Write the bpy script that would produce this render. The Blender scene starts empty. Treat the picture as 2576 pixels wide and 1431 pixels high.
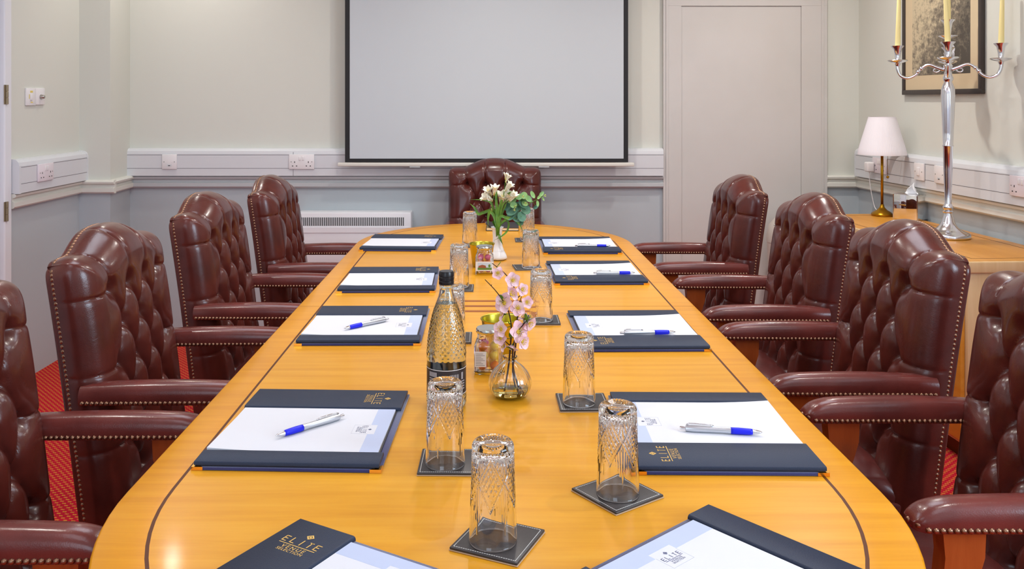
import bpy, bmesh, math, random
import numpy as np
from mathutils import Vector, Matrix

random.seed(7)
PI = math.pi
R = math.radians
sc = bpy.context.scene
COL = sc.collection

# ------------------------------------------------------------------ camera
W_, H_ = 2576, 1431
cam_data = bpy.data.cameras.new('camera')
cam = bpy.data.objects.new('camera', cam_data)
COL.objects.link(cam)
sc.camera = cam
cam.location = (0, 0, 1.36)
cam.rotation_euler = (R(90), 0, 0)
cam_data.sensor_width = 36
cam_data.sensor_fit = 'HORIZONTAL'
cam_data.lens = 36 * 2190 / W_
cam_data.shift_x = (W_ / 2 - 1228) / W_
cam_data.shift_y = (253 - H_ / 2) / W_
cam_data.clip_start = 0.02

# ------------------------------------------------------------------ view, world and lights
sc.view_settings.view_transform = 'Standard'
sc.view_settings.look = 'None'
sc.view_settings.exposure = -0.32
sc.view_settings.gamma = 1.0
sc.view_settings.use_curve_mapping = False
sc.cycles.max_bounces = 10
sc.cycles.diffuse_bounces = 3
sc.cycles.glossy_bounces = 3
sc.cycles.transmission_bounces = 10
sc.cycles.adaptive_threshold = 0.04
w = bpy.data.worlds.new('world')
sc.world = w
w.use_nodes = True
w.node_tree.nodes['Background'].inputs[0].default_value = (0.75, 0.85, 1.0, 1)
w.node_tree.nodes['Background'].inputs[1].default_value = 1.0


def area(name, loc, rot, size, size_y, power, col, shape='RECTANGLE', spread=180):
    d = bpy.data.lights.new(name, 'AREA')
    d.shape = shape
    d.size = size
    if shape in ('RECTANGLE', 'ELLIPSE'):
        d.size_y = size_y
    d.energy = power
    d.color = col
    d.spread = R(spread)
    o = bpy.data.objects.new(name, d)
    COL.objects.link(o)
    o.location = loc
    o.rotation_euler = rot
    return o


CEIL = 2.62
# daylight through the two windows of the wall behind the camera
area('window_daylight', (-1.05, -1.62, 1.55), (R(90), 0, 0), 1.3, 1.3, 22, (0.74, 0.88, 1.05))
area('window_daylight', (2.50, -0.10, 1.70), (R(90), 0, R(90)), 1.5, 1.0, 84, (0.70, 0.87, 1.06))
# soft fill added under the ceiling without fixtures, and small downlights
for (x, y, pw) in ((-1.0, 0.5, 8), (1.0, 0.5, 8), (-1.0, 2.9, 14), (1.0, 2.9, 17)):
    area('ceiling_fill_light', (x, y, CEIL - 0.03), (0, 0, 0), 0.6, 1.2, pw, (0.87, 0.955, 1.08))
DOWN = [(-1.69, 4.66, 6), (0.02, 4.05, 10), (-1.5, 2.0, 8), (0.15, 2.9, 11), (1.2, 1.6, 8), (1.55, 4.2, 13)]  # the last one is added to brighten the right back walls and door
for (x, y, pw) in DOWN:
    area('downlight_beam', (x, y, CEIL - 0.02), (0, 0, 0), 0.07, 0.07, pw, (1.0, 0.95, 0.89), 'DISK', 150)


# ------------------------------------------------------------------ materials
def lin(c):
    return tuple(((v / 255) / 12.92 if v / 255 <= 0.04045 else ((v / 255 + 0.055) / 1.055) ** 2.4) for v in c) + (1,)


def mat(name, rgb, rough=0.5, metal=0.0, coat=0.0, coat_rough=0.05, trans=0.0, ior=1.45, spec=0.5, bump=None, var=None, sheen=0.0):
    m = bpy.data.materials.new(name)
    m.use_nodes = True
    nt = m.node_tree
    b = nt.nodes['Principled BSDF']
    b.inputs['Base Color'].default_value = lin(rgb)
    b.inputs['Roughness'].default_value = rough
    b.inputs['Metallic'].default_value = metal
    b.inputs['Coat Weight'].default_value = coat
    b.inputs['Coat Roughness'].default_value = coat_rough
    b.inputs['Transmission Weight'].default_value = trans
    b.inputs['IOR'].default_value = ior
    b.inputs['Specular IOR Level'].default_value = spec
    b.inputs['Sheen Weight'].default_value = sheen
    if bump or var:
        tc = nt.nodes.new('ShaderNodeTexCoord')
    if bump:
        n = nt.nodes.new('ShaderNodeTexNoise')
        n.inputs['Scale'].default_value = bump[0]
        n.inputs['Detail'].default_value = 3
        bp = nt.nodes.new('ShaderNodeBump')
        bp.inputs['Strength'].default_value = bump[1]
        bp.inputs['Distance'].default_value = bump[2] if len(bump) > 2 else 0.001
        nt.links.new(tc.outputs['Object'], n.inputs['Vector'])
        nt.links.new(n.outputs['Fac'], bp.inputs['Height'])
        nt.links.new(bp.outputs['Normal'], b.inputs['Normal'])
    if var:
        n2 = nt.nodes.new('ShaderNodeTexNoise')
        n2.inputs['Scale'].default_value = var[0]
        n2.inputs['Detail'].default_value = 3
        cr = nt.nodes.new('ShaderNodeValToRGB')
        cr.color_ramp.elements[0].position = 0.3
        cr.color_ramp.elements[1].position = 0.7
        cr.color_ramp.elements[0].color = lin(rgb)
        cr.color_ramp.elements[1].color = lin(var[1])
        nt.links.new(tc.outputs['Object'], n2.inputs['Vector'])
        nt.links.new(n2.outputs['Fac'], cr.inputs['Fac'])
        nt.links.new(cr.outputs['Color'], b.inputs['Base Color'])
    return m


def wall_mat():
    # cream paint above the dado rail, grey paint below it
    m = mat('wall_paint', (226, 222, 202), 0.75)
    nt = m.node_tree
    b = nt.nodes['Principled BSDF']
    g = nt.nodes.new('ShaderNodeNewGeometry')
    s = nt.nodes.new('ShaderNodeSeparateXYZ')
    c = nt.nodes.new('ShaderNodeMath')
    c.operation = 'GREATER_THAN'
    c.inputs[1].default_value = 0.90
    mx = nt.nodes.new('ShaderNodeMix')
    mx.data_type = 'RGBA'
    mx.inputs['A'].default_value = lin((186, 194, 198))
    mx.inputs['B'].default_value = lin((220, 220, 210))
    nt.links.new(g.outputs['Position'], s.inputs[0])
    nt.links.new(s.outputs['Z'], c.inputs[0])
    nt.links.new(c.outputs[0], mx.inputs['Factor'])
    nt.links.new(mx.outputs['Result'], b.inputs['Base Color'])
    n = nt.nodes.new('ShaderNodeTexNoise')
    n.inputs['Scale'].default_value = 260
    n.inputs['Detail'].default_value = 2
    bp = nt.nodes.new('ShaderNodeBump')
    bp.inputs['Strength'].default_value = 0.12
    bp.inputs['Distance'].default_value = 0.001
    nt.links.new(g.outputs['Position'], n.inputs['Vector'])
    nt.links.new(n.outputs['Fac'], bp.inputs['Height'])
    nt.links.new(bp.outputs['Normal'], b.inputs['Normal'])
    return m


def wood_mat(name, c1, c2, c3, scale=(2.0, 34.0, 20.0), rough=0.30, coat=0.14, rot=0.0):
    m = mat(name, c1, rough, coat=coat, coat_rough=0.10, spec=0.30)
    nt = m.node_tree
    b = nt.nodes['Principled BSDF']
    tc = nt.nodes.new('ShaderNodeTexCoord')
    mp = nt.nodes.new('ShaderNodeMapping')
    mp.inputs['Scale'].default_value = scale
    mp.inputs['Rotation'].default_value = (0, 0, rot)
    n = nt.nodes.new('ShaderNodeTexNoise')
    n.inputs['Scale'].default_value = 1.0
    n.inputs['Detail'].default_value = 6
    n.inputs['Roughness'].default_value = 0.62
    n.inputs['Distortion'].default_value = 0.5
    cr = nt.nodes.new('ShaderNodeValToRGB')
    e = cr.color_ramp.elements
    e[0].position = 0.25
    e[0].color = lin(c3)
    e[1].position = 0.75
    e[1].color = lin(c2)
    mid = e.new(0.5)
    mid.color = lin(c1)
    n2 = nt.nodes.new('ShaderNodeTexNoise')
    n2.inputs['Scale'].default_value = 1.6
    n2.inputs['Detail'].default_value = 2
    mx = nt.nodes.new('ShaderNodeMix')
    mx.data_type = 'RGBA'
    mx.blend_type = 'MULTIPLY'
    cr2 = nt.nodes.new('ShaderNodeValToRGB')
    cr2.color_ramp.elements[0].color = (0.88, 0.86, 0.82, 1)
    cr2.color_ramp.elements[0].position = 0.35
    cr2.color_ramp.elements[1].color = (1, 1, 1, 1)
    cr2.color_ramp.elements[1].position = 0.65
    mx.inputs['Factor'].default_value = 1.0
    nt.links.new(tc.outputs['Object'], mp.inputs['Vector'])
    nt.links.new(mp.outputs['Vector'], n.inputs['Vector'])
    nt.links.new(tc.outputs['Object'], n2.inputs['Vector'])
    nt.links.new(n.outputs['Fac'], cr.inputs['Fac'])
    nt.links.new(n2.outputs['Fac'], cr2.inputs['Fac'])
    nt.links.new(cr.outputs['Color'], mx.inputs['A'])
    nt.links.new(cr2.outputs['Color'], mx.inputs['B'])
    nt.links.new(mx.outputs['Result'], b.inputs['Base Color'])
    bp = nt.nodes.new('ShaderNodeBump')
    bp.inputs['Strength'].default_value = 0.04
    bp.inputs['Distance'].default_value = 0.001
    nt.links.new(n.outputs['Fac'], bp.inputs['Height'])
    nt.links.new(bp.outputs['Normal'], b.inputs['Normal'])
    return m


def leather_mat(name, c1, c2, rough=0.3):
    m = mat(name, c1, rough, coat=0.25, coat_rough=0.16, spec=0.45)
    nt = m.node_tree
    b = nt.nodes['Principled BSDF']
    tc = nt.nodes.new('ShaderNodeTexCoord')
    n = nt.nodes.new('ShaderNodeTexNoise')
    n.inputs['Scale'].default_value = 9
    n.inputs['Detail'].default_value = 4
    cr = nt.nodes.new('ShaderNodeValToRGB')
    cr.color_ramp.elements[0].position = 0.32
    cr.color_ramp.elements[0].color = lin(c2)
    cr.color_ramp.elements[1].position = 0.68
    cr.color_ramp.elements[1].color = lin(c1)
    v = nt.nodes.new('ShaderNodeTexVoronoi')
    v.inputs['Scale'].default_value = 420
    n3 = nt.nodes.new('ShaderNodeTexNoise')
    n3.inputs['Scale'].default_value = 38
    n3.inputs['Detail'].default_value = 5
    n3.inputs['Distortion'].default_value = 1.2
    ad = nt.nodes.new('ShaderNodeMath')
    ad.operation = 'MULTIPLY_ADD'
    ad.inputs[1].default_value = 0.25
    bp = nt.nodes.new('ShaderNodeBump')
    bp.inputs['Strength'].default_value = 0.22
    bp.inputs['Distance'].default_value = 0.0016
    for t in (n, v, n3):
        nt.links.new(tc.outputs['Object'], t.inputs['Vector'])
    nt.links.new(n.outputs['Fac'], cr.inputs['Fac'])
    nt.links.new(cr.outputs['Color'], b.inputs['Base Color'])
    nt.links.new(v.outputs['Distance'], ad.inputs[0])
    nt.links.new(n3.outputs['Fac'], ad.inputs[2])
    nt.links.new(ad.outputs[0], bp.inputs['Height'])
    nt.links.new(bp.outputs['Normal'], b.inputs['Normal'])
    return m


def carpet_mat():
    m = mat('carpet', (170, 30, 45), 0.95, spec=0.1)
    nt = m.node_tree
    b = nt.nodes['Principled BSDF']
    g = nt.nodes.new('ShaderNodeNewGeometry')
    mp = nt.nodes.new('ShaderNodeMapping')
    mp.inputs['Rotation'].default_value = (0, 0, R(18))
    mp.inputs['Scale'].default_value = (34, 76, 1)
    s = nt.nodes.new('ShaderNodeSeparateXYZ')
    nt.links.new(g.outputs['Position'], mp.inputs['Vector'])
    nt.links.new(mp.outputs['Vector'], s.inputs[0])

    def mth(op, a, bb=None):
        n = nt.nodes.new('ShaderNodeMath')
        n.operation = op
        for i, v in enumerate((a, bb)):
            if v is None:
                continue
            if isinstance(v, (int, float)):
                n.inputs[i].default_value = v
            else:
                nt.links.new(v, n.inputs[i])
        return n.outputs[0]
    row = mth('FLOOR', s.outputs['Y'])
    odd = mth('MULTIPLY', mth('MODULO', row, 2.0), 0.5)
    fx = mth('FRACT', mth('ADD', s.outputs['X'], mth('ADD', odd, mth('MULTIPLY', s.outputs['Y'], 0.35))))
    fy = mth('FRACT', s.outputs['Y'])
    dash = mth('MULTIPLY', mth('LESS_THAN', fx, 0.48), mth('LESS_THAN', mth('ABSOLUTE', mth('SUBTRACT', fy, 0.5)), 0.27))
    n = nt.nodes.new('ShaderNodeTexNoise')
    n.inputs['Scale'].default_value = 260
    nt.links.new(g.outputs['Position'], n.inputs['Vector'])
    fac = mth('MULTIPLY', dash, mth('GREATER_THAN', n.outputs['Fac'], 0.42))
    mx = nt.nodes.new('ShaderNodeMix')
    mx.data_type = 'RGBA'
    mx.inputs['A'].default_value = lin((188, 26, 46))
    mx.inputs['B'].default_value = lin((214, 134, 56))
    nt.links.new(fac, mx.inputs['Factor'])
    nt.links.new(mx.outputs['Result'], b.inputs['Base Color'])
    bp = nt.nodes.new('ShaderNodeBump')
    bp.inputs['Strength'].default_value = 0.5
    bp.inputs['Distance'].default_value = 0.003
    nt.links.new(n.outputs['Fac'], bp.inputs['Height'])
    nt.links.new(bp.outputs['Normal'], b.inputs['Normal'])
    return m


M = dict(
    wall=wall_mat(),
    trim=mat('trim_paint', (206, 204, 202), 0.45),
    rail=mat('dado_rail_paint', (196, 199, 200), 0.4),
    railw=mat('dado_rail_white_paint', (226, 224, 214), 0.4),
    trunk=mat('trunking_plastic', (220, 221, 224), 0.32),
    line=mat('trunking_groove', (120, 116, 120), 0.6),
    door=mat('door_paint', (210, 206, 202), 0.42, var=(3, (205, 201, 196))),
    whitedoor=mat('white_gloss_paint', (232, 232, 236), 0.35),
    ceiling=mat('ceiling_paint', (240, 238, 232), 0.85),
    carpet=carpet_mat(),
    screen=mat('screen_fabric', (202, 208, 213), 0.8),
    black=mat('black_border', (30, 29, 31), 0.6),
    slat=mat('screen_slat', (226, 222, 212), 0.4),
    maple=wood_mat('maple_veneer', (226, 158, 34), (234, 170, 50), (214, 143, 24)),
    maple2=wood_mat('maple_border_veneer', (226, 152, 22), (234, 164, 36), (212, 136, 14)),
    credtop=wood_mat('sideboard_top_veneer', (228, 156, 56), (236, 168, 70), (216, 142, 44), (20, 2, 20)),
    pale=wood_mat('pale_maple_veneer', (232, 196, 146), (240, 206, 158), (222, 184, 132), (24, 24, 1.5)),
    inlay=mat('walnut_inlay', (88, 42, 14), 0.4, spec=0.25),
    inlay2=mat('walnut_stripe', (150, 82, 34), 0.4, spec=0.25),
    seam=mat('leaf_joint_line', (150, 92, 30), 0.5),  # darker brown line along the table leaf joint
    leather=leather_mat('burgundy_leather', (92, 39, 32), (70, 28, 24), 0.26),
    leather_arm=leather_mat('worn_burgundy_leather', (112, 49, 43), (90, 38, 34), 0.27),
    leather_seat=leather_mat('lifted_seat_leather', (100, 46, 42), (80, 36, 33), 0.30),  # seat copy of the leather, colour lightened to lift it out of shade
    nail=mat('antique_brass_nails', (150, 116, 94), 0.34, metal=1.0),
    chairwood=wood_mat('chair_mahogany', (164, 78, 30), (180, 92, 40), (136, 60, 22), (26, 26, 4), 0.3, 0.5),
    navy=mat('navy_leather', (34, 45, 66), 0.45, spec=0.32, bump=(700, 0.5, 0.0008)),
    navyedge=mat('folder_edge', (30, 30, 38), 0.5),
    velvet=mat('navy_velvet', (26, 28, 92), 0.8, sheen=0.6, bump=(600, 0.4)),
    gold=mat('gold_metal', (236, 176, 70), 0.22, metal=1.0),
    goldfoil=mat('gold_foil', (228, 186, 98), 0.45, metal=0.3),
    paper=mat('paper', (217, 218, 224), 0.7),
    papert=mat('pale_blue_print', (186, 196, 222), 0.7),
    ink=mat('navy_ink', (84, 88, 124), 0.7),
    inkp=mat('pale_grey_ink', (170, 174, 190), 0.7),
    penblue=mat('blue_rubber', (8, 22, 216), 0.4),
    pensilver=mat('silver_barrel', (205, 208, 214), 0.28, metal=0.85),
    chrome=mat('chrome', (225, 225, 228), 0.07, metal=1.0),
    silver=mat('polished_silver', (228, 230, 236), 0.17, metal=1.0),
    mirror=mat('mirror_glass', (235, 235, 235), 0.03, metal=1.0),
    coaster=mat('black_leatherette', (52, 47, 46), 0.38, bump=(500, 0.3, 0.0006)),
    coasterb=mat('beige_backing', (190, 160, 130), 0.7),
    stitch=mat('white_stitching', (226, 224, 218), 0.7),
    glass=mat('clear_glass', (255, 255, 255), 0.0, trans=1.0, ior=1.5),
    bottleglass=mat('bottle_glass', (246, 252, 248), 0.0, trans=1.0, ior=1.45),
    water=mat('water', (255, 255, 255), 0.0, trans=1.0, ior=1.33),
    gel=mat('yellow_green_water', (232, 226, 150), 0.0, trans=1.0, ior=1.33),
    cap=mat('black_cap', (22, 21, 24), 0.3),
    label=mat('black_paper_label', (40, 36, 40), 0.45),
    labelw=mat('white_print', (225, 222, 220), 0.6),
    labelg=mat('grey_print', (150, 146, 148), 0.6),
    goldpot=mat('brushed_gold_tin', (196, 182, 66), 0.28, metal=1.0),
    tin=mat('tin_lid', (205, 205, 200), 0.2, metal=1.0),
    porcelain=mat('white_porcelain', (240, 243, 248), 0.12, coat=0.5),
    petalw=mat('white_petal', (248, 244, 226), 0.6),
    petaly=mat('yellow_throat', (228, 196, 70), 0.6),
    petalp=mat('pink_petal', (242, 190, 198), 0.6, var=(60, (250, 220, 226))),
    leafg=mat('green_leaf', (112, 152, 40), 0.45, var=(45, (52, 104, 30))),
    eucal=mat('eucalyptus_leaf', (62, 106, 94), 0.55, var=(22, (98, 146, 110))),
    eucall=mat('young_eucalyptus_leaf', (146, 182, 104), 0.55, var=(30, (104, 152, 100))),
    eucalc=mat('eucalyptus_tip', (212, 220, 140), 0.55),
    twig=mat('brown_twig', (66, 38, 28), 0.7),
    brass=mat('aged_brass', (176, 130, 32), 0.3, metal=1.0),
    shade=mat('pleated_shade_fabric', (246, 240, 244), 0.8),
    tissue=mat('tissue_paper', (248, 248, 250), 0.8),
    candle=mat('cream_candle_wax', (250, 232, 160), 0.45),
    frame=mat('dark_wood_frame', (64, 56, 52), 0.4, bump=(60, 0.4)),
    mount=mat('beige_mount', (214, 194, 160), 0.8),
    plastic=mat('white_plastic', (240, 236, 236), 0.3),
    plasticp=mat('pinkish_white_plastic', (236, 226, 231), 0.3),
    dark=mat('dark_slot', (34, 26, 30), 0.6),
    steel=mat('steel', (180, 176, 170), 0.3, metal=1.0),
    oldbrass=mat('painted_hinge', (150, 136, 110), 0.45, metal=0.6),
    yellowpaint=mat('yellowed_mark', (232, 208, 110), 0.6),
    heater=mat('heater_enamel', (238, 238, 242), 0.35),
    grille=mat('heater_slot', (70, 74, 76), 0.6),
    binp=mat('pale_grey_bin', (200, 190, 180), 0.5),
    lampoff=mat('downlight_bezel', (230, 230, 230), 0.3),
    red=mat('red_sweet', (220, 60, 50), 0.3),
    orange=mat('orange_sweet', (244, 130, 24), 0.3),
    yellow=mat('yellow_sweet', (245, 200, 40), 0.3),
    pinks=mat('pink_sweet', (225, 90, 130), 0.3),
    grassp=mat('printed_lawn', (90, 130, 50), 0.6),
    brick=mat('printed_house', (150, 84, 56), 0.6),
    skyp=mat('printed_sky', (190, 205, 220), 0.6),
    cover=mat('black_notebook_cover', (38, 36, 40), 0.5),
    pages=mat('cream_pages', (240, 222, 180), 0.7),
)


def emis(name, col, s):
    m = mat(name, (255, 255, 255), 0.5)
    b = m.node_tree.nodes['Principled BSDF']
    b.inputs['Emission Color'].default_value = col + (1,)
    b.inputs['Emission Strength'].default_value = s
    return m


M['lamp'] = emis('downlight_lens', (1.0, 0.9, 0.78), 12)
M['panel'] = emis('fill_light_diffuser', (1.0, 0.95, 0.88), 3)  # unused glow for the added ceiling fill


# ------------------------------------------------------------------ builders
def link(o, parent=None):
    COL.objects.link(o)
    if parent is not None:
        o.parent = parent
    return o


def mk(name, verts, faces, m, parent=None, smooth=True, sharp=None):
    me = bpy.data.meshes.new(name)
    me.from_pydata([tuple(v) for v in verts], [], [tuple(f) for f in faces])
    me.update()
    for p in me.polygons:
        p.use_smooth = smooth
    if isinstance(m, (list, tuple)):
        for x in m:
            me.materials.append(x)
    else:
        me.materials.append(m)
    o = bpy.data.objects.new(name, me)
    if sharp:
        me.set_sharp_from_angle(angle=R(sharp))
    return link(o, parent)


def thing(name, label, cat, loc=(0, 0, 0), rotz=0.0, group=None):
    o = bpy.data.objects.new(name, None)
    o.empty_display_size = 0.05
    link(o)
    o.location = loc
    o.rotation_euler = (0, 0, rotz)
    o['label'] = label
    o['category'] = cat
    if group:
        o['group'] = group
    return o


def tag(o, label, cat, group=None):
    o['label'] = label
    o['category'] = cat
    if group:
        o['group'] = group
    return o


def struct(o):
    o['kind'] = 'structure'
    return o


def dup(root, loc, rotz, label=None, group=None):
    def rec(o, p):
        c = o.copy()
        COL.objects.link(c)
        if p is not None:
            c.parent = p
        for ch in list(o.children):
            rec(ch, c)
        return c
    r = rec(root, None)
    r.location = loc
    r.rotation_euler = (0, 0, rotz)
    if label:
        r['label'] = label
    if group:
        r['group'] = group
    return r


class G:
    """collects geometry for one mesh"""

    def __init__(s):
        s.v, s.f = [], []

    def add(s, v, f, mtx=None):
        n = len(s.v)
        for p in v:
            s.v.append(tuple(mtx @ Vector(p)) if mtx is not None else tuple(p))
        for q in f:
            s.f.append(tuple(i + n for i in q))
        return s

    def box(s, x0, x1, y0, y1, z0, z1, mtx=None):
        v = [(x, y, z) for x in (x0, x1) for y in (y0, y1) for z in (z0, z1)]
        f = [(0, 1, 3, 2), (4, 6, 7, 5), (0, 4, 5, 1), (2, 3, 7, 6), (0, 2, 6, 4), (1, 5, 7, 3)]
        return s.add(v, f, mtx)

    def bbox(s, x0, x1, y0, y1, z0, z1, bev=0.003, seg=2, mtx=None):
        bm = bmesh.new()
        bmesh.ops.create_cube(bm, size=1)
        bmesh.ops.scale(bm, vec=(x1 - x0, y1 - y0, z1 - z0), verts=bm.verts)
        bmesh.ops.translate(bm, vec=((x0 + x1) / 2, (y0 + y1) / 2, (z0 + z1) / 2), verts=bm.verts)
        bmesh.ops.bevel(bm, geom=bm.edges[:], offset=bev, segments=seg, profile=0.5, affect='EDGES')
        bm.verts.index_update()
        v = [tuple(x.co) for x in bm.verts]
        f = [[x.index for x in q.verts] for q in bm.faces]
        bm.free()
        return s.add(v, f, mtx)

    def lathe(s, prof, seg=32, mtx=None, rib=None, close=True):
        n = len(prof)
        v, f = [], []
        for i in range(seg):
            a = 2 * PI * i / seg
            for (r, z) in prof:
                rr = r * (1 + (rib(a, z) if rib else 0))
                v.append((rr * math.cos(a), rr * math.sin(a), z))
        for i in range(seg):
            j = (i + 1) % seg
            for k in range(n - 1):
                f.append((i * n + k, j * n + k, j * n + k + 1, i * n + k + 1))
        if close:
            if prof[0][0] > 1e-6:
                f.append(tuple(i * n for i in range(seg))[::-1])
            if prof[-1][0] > 1e-6:
                f.append(tuple(i * n + n - 1 for i in range(seg)))
        return s.add(v, f, mtx)

    def tube(s, pts, rad, seg=8, mtx=None, cap=True, flat=None):
        pts = [Vector(p) for p in pts]
        n = len(pts)
        if not hasattr(rad, '__len__'):
            rad = [rad] * n
        v, f = [], []
        t0 = (pts[1] - pts[0]).normalized()
        up = Vector((0, 0, 1)) if abs(t0.z) < 0.9 else Vector((1, 0, 0))
        a = t0.cross(up).normalized()
        for i, p in enumerate(pts):
            t = (pts[min(i + 1, n - 1)] - pts[max(i - 1, 0)]).normalized()
            a = (a - t * a.dot(t)).normalized()
            b = t.cross(a)
            for k in range(seg):
                g = 2 * PI * k / seg
                v.append(p + (a * math.cos(g) + b * math.sin(g) * (flat or 1)) * rad[i])
        for i in range(n - 1):
            for k in range(seg):
                l = (k + 1) % seg
                f.append((i * seg + k, i * seg + l, (i + 1) * seg + l, (i + 1) * seg + k))
        if cap:
            f.append(tuple(range(seg))[::-1])
            f.append(tuple((n - 1) * seg + k for k in range(seg)))
        return s.add(v, f, mtx)

    def sphere(s, c, r, seg=12, rings=8, sz=(1, 1, 1)):
        v, f = [], []
        for i in range(rings + 1):
            th = PI * i / rings
            for k in range(seg):
                g = 2 * PI * k / seg
                v.append((c[0] + r * sz[0] * math.sin(th) * math.cos(g), c[1] + r * sz[1] * math.sin(th) * math.sin(g), c[2] + r * sz[2] * math.cos(th)))
        for i in range(rings):
            for k in range(seg):
                l = (k + 1) % seg
                f.append((i * seg + k, (i + 1) * seg + k, (i + 1) * seg + l, i * seg + l))
        return s.add(v, f)

    def prism(s, poly, z0, z1, mtx=None):
        n = len(poly)
        v = [(x, y, z0) for x, y in poly] + [(x, y, z1) for x, y in poly]
        f = [tuple(range(n))[::-1], tuple(range(n, 2 * n))]
        for i in range(n):
            j = (i + 1) % n
            f.append((i, j, n + j, n + i))
        return s.add(v, f, mtx)

    def build(s, name, m, parent=None, smooth=False, sharp=None):
        return mk(name, s.v, s.f, m, parent, smooth or bool(sharp), sharp)


def spline(P, n):
    """catmull-rom through the points"""
    P = [Vector(p) for p in P]
    out = []
    Q = [P[0] * 2 - P[1]] + P + [P[-1] * 2 - P[-2]]
    for i in range(1, len(Q) - 2):
        for k in range(n):
            t = k / n
            a, b, c, d = Q[i - 1], Q[i], Q[i + 1], Q[i + 2]
            out.append(0.5 * ((2 * b) + (c - a) * t + (2 * a - 5 * b + 4 * c - d) * t * t + (3 * b - a - 3 * c + d) * t ** 3))
    out.append(P[-1])
    return out


# ------------------------------------------------------------------ room shell
YB, XL = 5.12, -2.26


def XR(y):
    return 2.18 + 0.055 * (YB - y)


YN = -1.6
WR = math.atan(0.055)
struct(G().box(-2.6, 2.9, YN - 0.3, YB + 0.2, -0.08, 0).build('floor', M['carpet']))
struct(G().box(-2.6, 2.9, YN - 0.3, YB + 0.2, CEIL, CEIL + 0.1).build('ceiling', M['ceiling']))
struct(G().box(-2.4, 2.4, YB, YB + 0.12, 0, CEIL).build('wall_back', M['wall']))
g = G()
g.box(XL - 0.12, XL, 4.10, YB, 0, CEIL).box(XL - 0.12, XL, 3.25, 4.10, 2.03, CEIL).box(XL - 0.12, XL, YN, 3.25, 0, CEIL)
struct(g.build('wall_left', M['wall']))
xa, xb = XR(YB), XR(YN)
g = G()
for (ya, yb, za, zb) in ((YB, 0.70, 0, CEIL), (-0.90, YN, 0, CEIL), (0.70, -0.90, 0, 1.15), (0.70, -0.90, 2.25, CEIL)):
    g.prism([(XR(ya), ya), (XR(yb), yb), (XR(yb) + 0.12, yb), (XR(ya) + 0.12, ya)][::-1], za, zb)
struct(g.build('wall_right', M['wall']))
# boxed-out pier in the back left corner
struct(G().prism([(XL, 4.81), (-2.088, 4.81), (-2.106, YB), (XL, YB)][::-1][::-1], 0, CEIL).build('wall_pier', M['wall']))
g = G()
for ya, yb in ((-0.90, -0.85), (-0.125, -0.075), (0.65, 0.70)):
    g.box(2.60, 2.64, ya, yb, 1.15, 2.25)
for z in (1.15, 1.68, 2.20):
    g.box(2.60, 2.64, -0.85, 0.65, z, z + 0.05)
struct(g.build('window_2', M['whitedoor']))
# wall behind the camera with one window
g = G()
x0, x1 = XL - 0.12, xb + 0.12
for a, b_ in ((x0, -1.75), (-0.35, x1)):
    g.box(a, b_, YN - 0.12, YN, 0, CEIL)
for a, b_ in ((-1.75, -0.35),):
    g.box(a, b_, YN - 0.12, YN, 0, 0.85).box(a, b_, YN - 0.12, YN, 2.25, CEIL)
struct(g.build('wall_near', M['wall']))
for k, xc in enumerate((-1.05,)):
    g = G()
    for a in (-0.70, 0.65):
        g.box(xc + a, xc + a + 0.05, YN - 0.10, YN - 0.05, 0.85, 2.25)
    g.box(xc - 0.02, xc + 0.02, YN - 0.10, YN - 0.05, 0.85, 2.25)
    for z in (0.85, 1.53, 2.2):
        g.box(xc - 0.65, xc + 0.65, YN - 0.10, YN - 0.05, z, z + 0.05)
    struct(g.build('window_%d' % (k + 1), M['whitedoor']))


def rail_profile():
    return [(0, 0.850), (-0.022, 0.850), (-0.030, 0.858), (-0.030, 0.878), (-0.018, 0.884), (-0.018, 0.898), (-0.034, 0.904), (-0.036, 0.914), (-0.028, 0.921), (0, 0.923)]


def sweep_line(prof, p0, p1, nrm):
    """profile (offset along -nrm is into the room, z) swept from p0 to p1"""
    v, f = [], []
    n = len(prof)
    for (px, py) in (p0, p1):
        for (o, z) in prof:
            v.append((px - nrm[0] * o, py - nrm[1] * o, z))
    for k in range(n):
        l = (k + 1) % n
        f.append((k, l, n + l, n + k))
    f.append(tuple(range(n))[::-1])
    f.append(tuple(range(n, 2 * n)))
    return v, f


rp = rail_profile()
k = 1
for (p0, p1, nrm, m) in (
        ((-2.106, YB), (1.025, YB), (0, -1), 'rail'), ((1.984, YB), (XR(YB), YB), (0, -1), 'railw'),
        ((XL, 4.10), (XL, 4.81), (1, 0), 'railw'), ((XL + 0.001, 4.81), (-2.055, 4.81), (0, -1), 'railw'),
        ((-2.0865, 4.79), (-2.106, YB), (1, 0.06), 'railw'),
        ((XR(YB), YB), (XR(YN), YN), (-1, -0.055), 'railw')):
    v, f = sweep_line(rp, p0, p1, nrm)
    struct(mk('trim_%d' % k, v, f, M[m], smooth=False))
    k += 1
bp_ = [(0, 0), (-0.018, 0), (-0.018, 0.12), (-0.010, 0.135), (0, 0.14)]
for nm, p0, p1, nrm in (('back_right', (1.984, YB), (XR(YB), YB), (0, -1)),
                        
                        ('right', (XR(YB), YB), (XR(YN), YN), (-1, -0.055))):
    v, f = sweep_line(bp_, p0, p1, nrm)
    struct(mk('baseboard_' + nm, v, f, M['trim'], smooth=False))

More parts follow.
